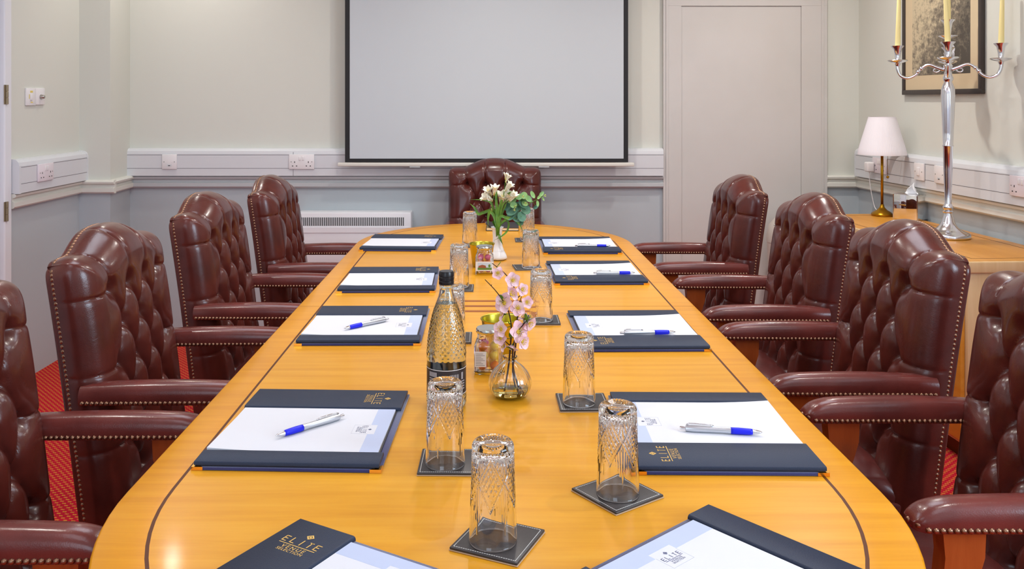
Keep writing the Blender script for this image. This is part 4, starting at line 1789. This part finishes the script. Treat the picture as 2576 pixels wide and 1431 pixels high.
def cherry(p, d, r, parent, rs):
    B = basis(p, d, rs.uniform(0, 6))
    g = G()
    for k_ in range(5):
        mt = B @ Matrix.Rotation(2 * PI * k_ / 5, 4, 'Z') @ Matrix.Rotation(-R(rs.uniform(15, 40)), 4, 'Y')
        petal(g, mt, r, r * 0.48, -0.5 + rs.uniform(-0.2, 0.4), 0.35, 6, 0.6)
    o = g.build('blossom', M['petalp'], parent, smooth=True)
    g = G()
    g.lathe([(0.0, 0.0), (r * 0.16, 0.001), (r * 0.2, r * 0.16), (0, r * 0.22)], 8, B)
    for k_ in range(9):
        a = 2 * PI * k_ / 9
        e = B @ Vector((math.cos(a) * r * 0.32, math.sin(a) * r * 0.32, r * 0.42))
        s0 = B @ Vector((0, 0, r * 0.05))
        g.tube([s0, e], 0.0004, 4)
        g.sphere(e, 0.0011, 5, 4)
    g.build('stamens', M['petaly'], o, smooth=True)


def leaf(g, p, d, L, Wd, curl, spin=0.0):
    q = Vector(d).normalized().to_track_quat('X', 'Z').to_matrix().to_4x4()
    petal(g, Matrix.Translation(p) @ q @ Matrix.Rotation(spin, 4, 'X'), L, Wd, curl, 0.25, 9, 0.05)


# clear ribbed vase
VX, VY = 0.045, 1.795
t = thing('bud_vase', 'round ribbed clear glass vase holding the pink blossom twigs', 'vase', (VX, VY, TT + 0.0004))
out = [(0.0, 0.0005), (0.026, 0.0005), (0.033, 0.004), (0.0405, 0.014), (0.0440, 0.026), (0.0430, 0.037), (0.0370, 0.050), (0.0270, 0.062), (0.0170, 0.070), (0.0130, 0.075), (0.0130, 0.079), (0.0150, 0.083)]
po = [(p.x, p.y) for p in spline([(r, z, 0) for r, z in out[1:]], 4)]
pi_ = [(max(0.0, r - 0.0025), max(z, 0.004)) for r, z in po[2:]][::-1]
rib = lambda a, z: 0.022 * abs(math.sin(a * 9)) * max(0, min(1, (0.072 - z) / 0.02))
g = G().lathe([(0.0, 0.0005)] + po + pi_ + [(0.0, 0.0045)], 144, rib=rib)
g.build('vase_glass', M['glass'], t, smooth=True)
P = [(0.0, 0.0047)] + [(r - 0.0027, z) for r, z in po if 0.006 < z < 0.019] + [(0.0, 0.019)]
G().lathe(P, 72).build('tinted_water', M['gel'], t, sharp=50)


def VP(px, py, dy=0.0):
    """point of the blossom spray at depth VY + dy seen in the given direction"""
    D = VY + dy
    return Vector(((px - 1228) / 2190 * D, D, 1.36 - (py - 253) / 2190 * D))


rs = random.Random(11)
BR = [
    dict(lab='tallest pink blossom twig, arching up to the left', pts=[(1298, 985, 0.01), (1290, 930, 0.0), (1297, 870, 0.0), (1302, 780, 0.01), (1294, 725, 0.01), (1272, 690, 0.02), (1238, 662, 0.02)],
         fl=[(1252, 686, 0.010), (1290, 705, 0.012), (1313, 728, 0.010), (1325, 760, 0.010), (1303, 775, 0.012)], side=[((1302, 780, 0.01), (1312, 745, 0)), ((1301, 750, 0.01), (1318, 735, 0.0))]),
    dict(lab='lower pink blossom twig with a bare tip pointing left', pts=[(1268, 990, -0.01), (1278, 930, 0.0), (1284, 870, 0.0), (1286, 820, -0.01), (1276, 775, -0.01), (1250, 735, 0.0), (1220, 703, 0.0)],
         fl=[(1270, 762, 0.016), (1268, 790, 0.012), (1283, 742, 0.013), (1262, 828, 0.013), (1260, 850, 0.011)], side=[((1284, 870, 0), (1262, 850, -0.01))]),
    dict(lab='short pink blossom twig leaning right over the vase', pts=[(1312, 992, 0.0), (1292, 930, 0.0), (1290, 880, -0.01), (1300, 840, -0.015), (1320, 812, -0.01), (1334, 798, -0.01)],
         fl=[(1302, 835, 0.017), (1312, 858, 0.013), (1330, 812, 0.012), (1290, 868, 0.011), (1270, 870, 0.010), (1318, 800, 0.009)], side=[((1298, 850, -0.01), (1284, 830, -0.02))]),
]
for b_ in BR:
    t = thing('blossom_twig', b_['lab'], 'flower', (VX, VY, TT), 0, 'pink blossom twigs in the clear vase')
    off = Vector((VX, VY, TT))
    pts = spline([VP(*p) - off for p in b_['pts']], 6)
    n = len(pts)
    g = G().tube(pts, [0.0021 - 0.0013 * i / n for i in range(n)], 7)
    for (p0_, p1_) in b_['side']:
        g.tube([VP(*p0_) - off, VP(*p1_) - off], [0.0012, 0.0007], 6)
    for q in range(3, n, 5):
        dv = Vector((rs.uniform(-1, 1), rs.uniform(-0.5, 0.5), rs.uniform(0.2, 1))).normalized()
        if pts[q].z > 0.1:
            g.tube([pts[q], pts[q] + dv * 0.004], [0.0010, 0.0004], 5)
    g.build('twig', M['twig'], t, smooth=True)
    lg = G()
    for (px, py, r) in b_['fl']:
        p = VP(px, py, rs.uniform(-0.02, 0.0)) - off
        near = min(pts, key=lambda q: (q - p).length)
        g2 = G()
        d_ = (p - near)
        if d_.length < 0.003:
            d_ = Vector((rs.uniform(-1, 1), -1, 0.3)).normalized() * 0.005
        face = (d_.normalized() + Vector((rs.uniform(-0.5, 0.5), -0.9, rs.uniform(-0.1, 0.6)))).normalized()
        g2.tube([near, p], [0.0007, 0.0009], 5)
        g2.lathe([(0.0009, -0.005), (0.0022, -0.001), (0.0030, 0.002)], 8, basis(p, face), close=False)
        g2.build('flower_stalk', M['leafg'], t, smooth=True)
        cherry(p, face, r * 1.42, t, rs)
        if rs.random() < 0.7:
            leaf(lg, near, (rs.uniform(-1, 1), -0.4, rs.uniform(-0.2, 0.8)), rs.uniform(0.010, 0.018), 0.004, 0.6)
    lg.build('leaves', M['leafg'], t, smooth=True)

# white vase
WX, WY = 0.035, 3.345
t = thing('flower_vase', 'slim white porcelain vase holding white freesias and eucalyptus', 'vase', (WX, WY, TT + 0.0004))
out = [(0.0, 0.0), (0.030, 0.0), (0.0365, 0.004), (0.0375, 0.010), (0.034, 0.020), (0.026, 0.036), (0.0195, 0.055), (0.0172, 0.075), (0.0175, 0.095), (0.0195, 0.112), (0.0250, 0.125)]
po = [(p.x, p.y) for p in spline([(r, z, 0) for r, z in out[1:]], 5)]
pi_ = [(max(0.002, r - 0.0025), z) for r, z in po if z > 0.012][::-1]
G().lathe([(0.0, 0.0)] + po + pi_ + [(0.0, 0.012)], 56).build('porcelain_body', M['porcelain'], t, smooth=True)


def FP(px, py, dy=0.0):
    D = WY + dy
    return Vector(((px - 1228) / 2190 * D, D, 1.36 - (py - 253) / 2190 * D))


def freesia(p, d, L, parent, rs, wide=1.0):
    """trumpet shaped flower: tube and six flaring petals"""
    B = basis(p, d, rs.uniform(0, 1))
    g = G()
    for k_ in range(6):
        mt = B @ Matrix.Rotation(2 * PI * k_ / 6, 4, 'Z') @ Matrix.Rotation(-R(80 + (k_ % 2) * 5), 4, 'Y')
        petal(g, mt, L, L * 0.20 * wide, -0.55 - 0.22 * rs.random(), 0.45, 8, 0.62)
    o = g.build('freesia_bloom', M['petalw'], parent, smooth=True)
    g = G()
    g.lathe([(0.0012, -0.004), (L * 0.07, 0.004), (L * 0.10, L * 0.35)], 10, B, close=False)
    for k_ in range(3):
        a = 2 * PI * k_ / 3
        g.tube([B @ Vector((0, 0, L * 0.2)), B @ Vector((math.cos(a) * L * 0.09, math.sin(a) * L * 0.09, L * 0.72))], 0.0008, 4)
    g.build('yellow_throat', M['petaly'], o, smooth=True)


off = Vector((WX, WY, TT))
rs = random.Random(5)
neck = Vector((0, 0, 0.06))
FR = [
    ('white freesia stem reaching left in the white vase', [(1250, 590), (1246, 555), (1236, 520)], [((1238, 505), (-0.75, -0.3, 0.45), 0.050, 1.2), ((1235, 492), (-0.35, -0.5, 0.7), 0.046, 1.1), ((1243, 490), (0.1, -0.3, 0.9), 0.045, 1.0)]),
    ('white freesia stem with three open flowers in the middle', [(1252, 590), (1256, 540), (1262, 510)], [((1262, 512), (0.1, -0.5, 0.9), 0.056, 1.3), ((1268, 506), (0.5, -0.4, 0.75), 0.052, 1.2), ((1282, 505), (0.55, -0.3, 0.8), 0.046, 1.0)]),
    ('tallest white freesia stem with buds at the top', [(1254, 590), (1262, 520), (1270, 470), (1273, 445)], [((1272, 480), (0.5, -0.3, 0.8), 0.044, 1.1), ((1274, 455), (0.4, -0.2, 0.9), 0.030, 0.9), ((1271, 449), (0.1, -0.2, 1.0), 0.026, 0.7)]),
]
for lab, st_, fls in FR:
    t = thing('freesia_stem', lab, 'flower', off, 0, 'white freesias in the white vase')
    pts = spline([neck * 0.6, neck + Vector((0, 0, 0.05))] + [FP(px, py) - off for px, py in st_[1:]], 6)
    g = G().tube(pts, 0.0018, 7)
    for (pp, dd, L, wd) in fls:
        p = FP(*pp) - off
        near = min(pts, key=lambda q: (q - p).length)
        g.tube([near, near.lerp(p, 0.6) + Vector((0, 0, -0.002)), p], [0.0014, 0.0014, 0.0018], 6)
    g.build('stem', M['leafg'], t, smooth=True)
    for (pp, dd, L, wd) in fls:
        freesia(FP(pp[0], pp[1], rs.uniform(-0.02, 0.01)) - off, dd, L, t, rs, wd)
    g = G()
    for k_ in range(3):
        p = pts[-1 - k_ * 2]
        g.lathe([(0.001, 0), (0.0035, 0.006), (0.003, 0.012), (0, 0.017)], 8, basis(p, (rs.uniform(-0.6, 0.6), -0.2, 1)))
    g.build('buds', M['eucalc'], t, smooth=True)


def blade(g, P, wid):
    """a strap leaf along a path"""
    pts = spline(P, 7)
    n = len(pts)
    v, f = [], []
    for i, p in enumerate(pts):
        t_ = i / (n - 1)
        d_ = (pts[min(i + 1, n - 1)] - pts[max(0, i - 1)]).normalized()
        side = d_.cross(Vector((0.15, -1, 0.2))).normalized()
        up = side.cross(d_)
        w_ = wid * (0.45 + 0.55 * math.sin(PI * min(1, 0.15 + t_ * 0.8))) * (1 if t_ < 0.8 else max(0.05, (1 - t_) / 0.2))
        v += [p - side * w_ + up * w_ * 0.35, p, p + side * w_ + up * w_ * 0.35]
    for i in range(n - 1):
        for k_ in range(2):
            f.append((i * 3 + k_, i * 3 + k_ + 1, (i + 1) * 3 + k_ + 1, (i + 1) * 3 + k_))
    g.add(v, f)


t = thing('leaf_spray', 'long green strap leaves spilling from the white vase', 'foliage', off)
LV = [[(1250, 575), (1244, 530), (1215, 535), (1203, 538), (1193, 522), (1181, 511)],
      [(1252, 575), (1246, 548), (1236, 512), (1215, 503), (1181, 502)],
      [(1250, 575), (1243, 545), (1233, 533), (1228, 545), (1228, 570)],
      [(1253, 580), (1240, 555), (1250, 575), (1258, 600), (1266, 617)],
      [(1252, 575), (1255, 540), (1262, 505), (1282, 485), (1300, 480)],
      [(1252, 575), (1250, 535), (1248, 495), (1251, 470)],
      [(1254, 575), (1262, 540), (1270, 520), (1276, 505)],
      [(1254, 575), (1268, 555), (1279, 560), (1276, 580), (1262, 594), (1242, 605)],
      [(1254, 575), (1258, 545), (1275, 548), (1295, 551), (1307, 565), (1316, 582)],
      [(1251, 575), (1246, 550), (1240, 525), (1239, 505)],
      [(1253, 575), (1257, 545), (1265, 515), (1281, 495)],
      [(1252, 575), (1249, 550), (1256, 520), (1262, 495)]]
for i, L in enumerate(LV):
    g = G()
    P = [neck * 0.8 + Vector((0, 0, 0.0))] + [FP(px, py, -0.012 * (i % 3) - (0.025 if py > 585 else 0)) - off for px, py in L]
    blade(g, P, 0.0058 if i in (0, 3, 5, 8, 2) else 0.004)
    g.build('leaf', M['leafg'], t, smooth=True)


def euc(lab, stem, leaves, tips, slim=0.86):
    t = thing('eucalyptus_sprig', lab, 'foliage', off, 0, 'eucalyptus sprigs in the white vase')
    pts = spline([neck * 0.8] + [FP(*p) - off for p in stem], 6)
    G().tube(pts, 0.0013, 6).build('stem', M['leafg'], t, smooth=True)
    for (px, py, r, ax) in leaves:
        p = FP(px, py, rs.uniform(-0.03, 0.0)) - off
        g = G()
        B = basis(p, (ax, -0.8, 0.5), rs.uniform(0, 6))
        n = 16
        v = [(0, 0, -r * 0.12)]
        for rr in (0.5, 1.0):
            for k_ in range(n):
                a = 2 * PI * k_ / n
                v.append((rr * r * math.cos(a), rr * r * slim * math.sin(a), r * 0.22 * rr * rr - r * 0.12))
        f = [(0, 1 + k_, 1 + (k_ + 1) % n) for k_ in range(n)]
        f += [(1 + k_, 1 + n + k_, 1 + n + (k_ + 1) % n, 1 + (k_ + 1) % n) for k_ in range(n)]
        g.add(v, f, B)
        g.build('round_leaf', M['eucall' if (py < 519 and r < 0.02) else 'eucal'], t, smooth=True)
        near = min(pts, key=lambda q: (q - p).length)
        g = G().tube([near, p], 0.0007, 5)
        g.build('leaf_stalk', M['leafg'], t, smooth=True)
    for (px, py) in tips:
        g = G()
        p = FP(px, py, -0.025) - off
        for k_ in range(5):
            a = 2 * PI * k_ / 5
            leaf(g, p, (math.cos(a) * 0.8, -0.7, math.sin(a) * 0.8), 0.0075, 0.0028, 0.5)
        g.build('leaf_tip', M['eucalc'], t, smooth=True)


euc('bushy blue green eucalyptus sprig on the right of the white vase', [(1256, 570), (1275, 545), (1296, 525), (1310, 505)],
    [(1288, 503, 0.019, -0.3), (1300, 520, 0.022, 0.2), (1288, 530, 0.024, -0.4), (1316, 512, 0.022, 0.4), (1322, 527, 0.024, 0.6), (1300, 545, 0.024, 0.1), (1284, 545, 0.018, -0.5), (1312, 545, 0.022, 0.5),
     (1318, 492, 0.016, 0.2), (1329, 500, 0.016, 0.7), (1306, 558, 0.018, 0.1), (1292, 516, 0.014, 0.1), (1320, 512, 0.013, 0.3), (1306, 495, 0.015, -0.1), (1278, 520, 0.02, -0.6)],
    [(1296, 520), (1322, 512), (1316, 495), (1294, 528)])
euc('thin eucalyptus sprig reaching out right beyond the others', [(1258, 570), (1290, 545), (1320, 520), (1345, 505), (1368, 492)],
    [(1340, 490, 0.016, 0.1), (1352, 512, 0.013, 0.5), (1348, 521, 0.014, 0.2), (1362, 488, 0.014, 0.4), (1356, 496, 0.011, 0.1), (1366, 500, 0.009, 0.6), (1333, 505, 0.012, 0.0)], [(1371, 492)], 0.5)

# ------------------------------------------------------------------ sideboard on the right
SZ = 0.76
t = thing('sideboard', 'maple sideboard with dark inlay line along the right wall', 'sideboard', (XR(3.27) - 0.012, 3.27, 0), WR)
G().bbox(-0.490, -0.022, 0.0, 1.36, SZ - 0.045, SZ - 0.0006, 0.006, 3).build('top', M['pale'], t, sharp=50)
G().box(-0.484, -0.024, 0.006, 1.354, SZ - 0.003, SZ).build('veneer_top', M['credtop'], t)
g = G()
zi0, zi1 = SZ - 0.001, SZ + 0.0003
g.box(-0.432, -0.428, 0.06, 1.30, zi0, zi1)
g.box(-0.080, -0.076, 0.06, 1.30, zi0, zi1)
g.box(-0.428, -0.080, 0.060, 0.064, zi0, zi1)
g.box(-0.428, -0.080, 1.296, 1.30, zi0, zi1)
g.build('inlay_line', M['inlay'], t)
G().bbox(-0.475, -0.040, 0.012, 1.345, 0.06, SZ - 0.045, 0.003).build('carcass', M['pale'], t, sharp=40)
for k_ in range(3):
    dr = G().bbox(-0.493, -0.476, 0.03 + k_ * 0.44, 0.455 + k_ * 0.44, 0.08, SZ - 0.06, 0.002).build('cabinet_door', M['chairwood'] if False else M['credtop'], t, sharp=40)
    G().lathe([(0.006, 0), (0.005, 0.010), (0.010, 0.016), (0.009, 0.022), (0, 0.024)], 16, Matrix.Translation((-0.493, 0.40 + k_ * 0.44 if k_ != 1 else 0.50, 0.55)) @ Matrix.Rotation(-PI / 2, 4, 'Y')).build('door_knob', M['brass'], dr, sharp=40)
G().box(-0.46, -0.05, 0.03, 1.33, 0, 0.06).build('plinth', M['inlay'], t)

# table lamp
t = thing('table_lamp', 'brass table lamp with white pleated shade on the sideboard', 'lamp', (2.052, 4.535, SZ + 0.0003))
out = [(0.0, 0.0), (0.050, 0.0), (0.053, 0.002), (0.053, 0.010), (0.050, 0.014), (0.040, 0.022), (0.026, 0.030), (0.014, 0.042), (0.010, 0.052), (0.0085, 0.060), (0.0085, 0.0605)]
G().lathe(out, 48).build('base', M['brass'], t, sharp=35)
G().tube([(0, 0, 0.058), (0, 0, 0.36)], 0.0068, 16).build('stem', M['brass'], t, smooth=True)
G().lathe([(0.0, 0.315), (0.020, 0.317), (0.022, 0.322), (0.018, 0.330), (0.016, 0.37), (0.0, 0.372)], 24).build('lamp_holder', M['brass'], t, sharp=40)
NS = 240
v, f = [], []
for i in range(NS):
    a = 2 * PI * i / NS
    pl = 1 + 0.028 * abs(math.sin(a * 42))
    for (r, z) in ((0.117, 0.318), (0.1175, 0.323), (0.112, 0.345), (0.0675, 0.505), (0.066, 0.512), (0.066, 0.515)):
        q = r * (pl if 0.325 < z < 0.51 else 1.01)
        v.append((q * math.cos(a), q * math.sin(a), z))
    for (r, z) in ((0.063, 0.515), (0.114, 0.318)):
        v.append((r * math.cos(a), r * math.sin(a), z))
for i in range(NS):
    j = (i + 1) % NS
    for k_ in range(8):
        l = (k_ + 1) % 8
        f.append((i * 8 + k_, j * 8 + k_, j * 8 + l, i * 8 + l))
mk('lamp_shade', v, f, M['shade'], t, smooth=True, sharp=50)
g = G()
for k_ in range(3):
    a = 2 * PI * k_ / 3
    g.tube([(0.0, 0.0, 0.37), (0.115 * math.cos(a), 0.115 * math.sin(a), 0.322)], 0.0014, 6)
g.build('shade_carrier', M['brass'], t, smooth=True)
g = G().tube([(0.022, -0.016, 0.325), (0.022, -0.016, 0.208)], 0.0010, 6)
ch = g.build('pull_chain', M['brass'], t, smooth=True)
G().sphere((0.022, -0.016, 0.203), 0.0072, 14, 10).build('chain_ball', M['brass'], ch, smooth=True)

# tissue box
t = thing('tissue_box', 'square mirrored tissue box with a white tissue on the sideboard', 'tissue box', (2.143, 4.412, SZ + 0.0003), R(-51))
G().bbox(-0.062, 0.062, -0.062, 0.062, 0.0, 0.128, 0.003, 2).build('mirror_case', M['mirror'], t, sharp=40)
for s in (-1, 1):
    for s2 in (-1, 1):
        G().box(s * 0.0595 - 0.0028, s * 0.0595 + 0.0028, s2 * 0.0595 - 0.0028, s2 * 0.0595 + 0.0028, 0.002, 0.126).build('silver_edge', M['silver'], t)
v, f = [], []
N = 12
for j in range(N + 1):
    for i in range(N + 1):
        a, b_ = i / N - 0.5, j / N
        z = 0.1285 + 0.058 * b_ * (1 - 0.55 * abs(a + 0.1) * 2)
        x = a * 0.085 * (1 - 0.72 * b_) + 0.012 * b_
        y = 0.016 * math.sin(a * 9 + b_ * 3) * (1 - 0.5 * b_) + 0.006 * math.sin(b_ * 7)
        v.append((x, y, z))
for j in range(N):
    for i in range(N):
        a = j * (N + 1) + i
        f.append((a, a + 1, a + N + 2, a + N + 1))
o = mk('tissue', v, f, M['tissue'], t, smooth=True)
md = o.modifiers.new('thick', 'SOLIDIFY')
md.thickness = 0.0012

# candelabra
CR = math.atan2(2.018, 3.82)
t = thing('candelabra', 'tall polished silver five-arm candelabra on the sideboard', 'candelabra', (2.018, 3.82, SZ + 0.0003), -CR)
base = [(0.0, 0.0), (0.086, 0.0), (0.090, 0.003), (0.090, 0.012), (0.086, 0.020), (0.072, 0.026), (0.062, 0.030), (0.046, 0.040), (0.032, 0.056), (0.024, 0.078), (0.019, 0.095), (0.0170, 0.105), (0.0170, 0.106)]
G().lathe([(p.x, p.y) for p in spline([(r, z, 0) for r, z in base[1:]], 3)], 56).build('base', M['silver'], t, sharp=40)
stem = [(0.017, 0.106), (0.021, 0.110), (0.021, 0.114), (0.015, 0.118), (0.021, 0.128), (0.022, 0.134), (0.016, 0.142), (0.0135, 0.150), (0.0155, 0.22), (0.0185, 0.30), (0.0200, 0.396), (0.0225, 0.399), (0.0225, 0.404), (0.0205, 0.407),
        (0.0225, 0.46), (0.0262, 0.56), (0.0288, 0.62), (0.0275, 0.650), (0.0200, 0.672), (0.0150, 0.682), (0.0200, 0.690), (0.0215, 0.700), (0.0165, 0.712), (0.0140, 0.730), (0.018, 0.745), (0.020, 0.752), (0.014, 0.760), (0.011, 0.78),
        (0.015, 0.800), (0.018, 0.808), (0.011, 0.818), (0.009, 0.84), (0.010, 0.868), (0.036, 0.880), (0.040, 0.884), (0.036, 0.886), (0.014, 0.884), (0.011, 0.892), (0.0135, 0.915), (0.018, 0.940), (0.0275, 0.951), (0.0285, 0.954), (0.013, 0.954), (0.012, 0.930), (0.0, 0.930)]
stem = [(r, z + 0.0) for r, z in stem]
G().lathe(stem, 40).build('stem', M['silver'], t, sharp=50)
CUP = [(0.006, -0.045), (0.010, -0.038), (0.012, -0.030), (0.036, -0.022), (0.043, -0.017), (0.040, -0.014), (0.014, -0.018), (0.010, -0.012), (0.0125, 0.010), (0.017, 0.034), (0.0275, 0.046), (0.0285, 0.0495), (0.0130, 0.0495), (0.0120, 0.030), (0.0, 0.030)]
for k_ in range(4):
    a = PI / 2 * k_
    ca, sa = math.cos(a), math.sin(a)
    prof = [(0.015, 0.735), (0.040, 0.745), (0.075, 0.758), (0.105, 0.742), (0.130, 0.712), (0.160, 0.700), (0.188, 0.712), (0.2005, 0.742), (0.2005, 0.770)]
    pts = spline([(r * ca, r * sa, z) for r, z in prof], 7)
    n = len(pts)
    arm = G().tube(pts, [0.0085 - 0.0025 * abs(math.sin(PI * i / n)) for i in range(n)], 12)
    sp = []
    for q in range(26):
        th = q / 25 * 2.2 * PI
        rr = 0.020 * (1 - q / 32)
        sp.append(((0.048 + rr * math.cos(th + 1.4)) * ca, (0.048 + rr * math.cos(th + 1.4)) * sa, 0.735 + rr * math.sin(th + 1.4) * 0.8))
    arm.tube(sp, [0.0042 - 0.0028 * q / 25 for q in range(26)], 8)
    for rr_, zz_ in ((0.105, 0.730), (0.118, 0.716)):
        arm.sphere((rr_ * ca, rr_ * sa, zz_ + 0.012), 0.009, 10, 8)
    am = arm.build('arm', M['silver'], t, smooth=True)
    G().lathe(CUP, 32, Matrix.Translation((0.2005 * ca, 0.2005 * sa, 0.796))).build('candle_cup', M['silver'], am, sharp=50)
SP = [(0, 0, 0.931, 'in the high centre cup')]
for k_, nm in ((0, 'in the right hand cup'), (1, 'in the rear cup, mostly hidden'), (2, 'in the left hand cup'), (3, 'in the front cup')):
    a = PI / 2 * k_
    SP.append((0.2005 * math.cos(a), 0.2005 * math.sin(a), 0.827, nm))
for (x, y, z, nm) in SP:
    wx = 2.018 + x * math.cos(-CR) - y * math.sin(-CR)
    wy = 3.82 + x * math.sin(-CR) + y * math.cos(-CR)
    c_ = thing('taper_candle', 'tall cream taper candle ' + nm + ' of the candelabra', 'candle', (wx, wy, SZ + z), 0, 'candles in the candelabra')
    tilt = {'in the left hand cup': R(1.5), 'in the front cup': R(-3.0), 'in the right hand cup': R(1.5)}.get(nm, 0)
    c_.rotation_euler = (0, tilt, 0)
    L = 0.255
    G().lathe([(0.0, 0.0), (0.0115, 0.0), (0.0115, 0.03), (0.0075, L - 0.004), (0.0055, L), (0.0, L)], 24).build('wax', M['candle'], c_, sharp=50)
    G().tube([(0, 0, L - 0.002), (0, 0.001, L + 0.006), (0.001, 0.002, L + 0.012)], 0.0008, 6).build('wick', M['labelw'], c_, smooth=True)


# ------------------------------------------------------------------ framed engraving on the right wall
def print_mat():
    m = mat('engraving_print', (150, 135, 110), 0.8)
    nt = m.node_tree
    b = nt.nodes['Principled BSDF']
    tc = nt.nodes.new('ShaderNodeTexCoord')
    n1 = nt.nodes.new('ShaderNodeTexNoise')
    n1.inputs['Scale'].default_value = 34
    n1.inputs['Detail'].default_value = 8
    n1.inputs['Roughness'].default_value = 0.7
    s = nt.nodes.new('ShaderNodeSeparateXYZ')
    nt.links.new(tc.outputs['Object'], n1.inputs['Vector'])
    nt.links.new(tc.outputs['Object'], s.inputs[0])

    def mth(op, a, bb=None):
        n = nt.nodes.new('ShaderNodeMath')
        n.operation = op
        for i, v_ in enumerate((a, bb)):
            if v_ is None:
                continue
            if isinstance(v_, (int, float)):
                n.inputs[i].default_value = v_
            else:
                nt.links.new(v_, n.inputs[i])
        return n.outputs[0]
    # sky opens to the upper left, woodland to the right, track at the foot
    val = mth('ADD', mth('MULTIPLY', mth('SUBTRACT', n1.outputs['Fac'], 0.5), 1.5), mth('SUBTRACT', mth('MULTIPLY', s.outputs['Z'], 0.9), mth('MULTIPLY', s.outputs['X'], 1.1)))
    val = mth('ADD', val, 0.20)
    cr = nt.nodes.new('ShaderNodeValToRGB')
    e = cr.color_ramp.elements
    e[0].position = 0.22
    e[0].color = lin((84, 78, 70))
    e[1].position = 0.80
    e[1].color = lin((206, 190, 158))
    q = e.new(0.48)
    q.color = lin((128, 118, 102))
    nt.links.new(val, cr.inputs['Fac'])
    nt.links.new(cr.outputs['Color'], b.inputs['Base Color'])
    return m


M['print'] = print_mat()
yp0, yp1 = 3.928, 4.605
ym = (yp0 + yp1) / 2
hw = (yp1 - yp0) / 2
ph = 0.62
t = thing('framed_picture', 'dark framed old landscape engraving in a beige mount on the right wall', 'picture', (XR(ym) - 0.002, ym, 1.39), R(-90) + WR)
# local: x along the wall, -y into the room
g = G()
fw = 0.025
g.bbox(-hw, hw, -0.020, 0, 0, fw, 0.003).bbox(-hw, hw, -0.020, 0, ph - fw, ph, 0.003)
g.bbox(-hw, -hw + fw, -0.0198, 0, fw * 0.5, ph - fw * 0.5, 0.004).bbox(hw - fw, hw, -0.0198, 0, fw * 0.5, ph - fw * 0.5, 0.004)
g.build('frame', M['frame'], t, sharp=40)
G().box(-hw + fw, hw - fw, -0.012, -0.004, fw, ph - fw).build('mount', M['mount'], t)
pr = G().box(-hw + 0.092, hw - 0.092, -0.0128, -0.012, 0.098, ph - 0.09).build('engraving', M['print'], t)
g = G()
# a pale grazing animal and a drover's dog, drawn small
g.sphere((0.090, -0.0130, 0.215), 0.034, 14, 10, (1.15, 0.02, 0.72)).sphere((0.048, -0.0130, 0.242), 0.014, 12, 8, (1.0, 0.04, 1.1))
for x in (0.065, 0.075, 0.108, 0.118):
    g.box(x, x + 0.005, -0.0134, -0.0127, 0.165, 0.200)
g.build('pale_animal_figure', M['paper'], pr, smooth=True)

# waste bin against the door
t = thing('waste_bin', 'pale swing-top waste bin behind the third right chair', 'bin', (1.70, 4.90, 0))
G().lathe([(0.0, 0.0), (0.100, 0.0), (0.105, 0.01), (0.125, 0.56), (0.125, 0.57)], 36).build('bin_body', M['binp'], t, sharp=40)
G().lathe([(0.128, 0.565), (0.128, 0.60), (0.115, 0.66), (0.080, 0.70), (0.0, 0.715)], 36).build('bin_lid', M['binp'], t, sharp=40)
g = G()
pts = [(-0.128 + 0.0 * i, 0.0, 0.0) for i in range(2)]
ring_ = [(0.105 * math.cos(2 * PI * i / 30), -0.02 + 0.085 * math.sin(2 * PI * i / 30), 0.668 + 0.035 * math.cos(2 * PI * i / 30) * 0.2) for i in range(31)]
g.tube(ring_, 0.004, 6, cap=False)
g.build('flap_rim', M['black'], t, smooth=True)
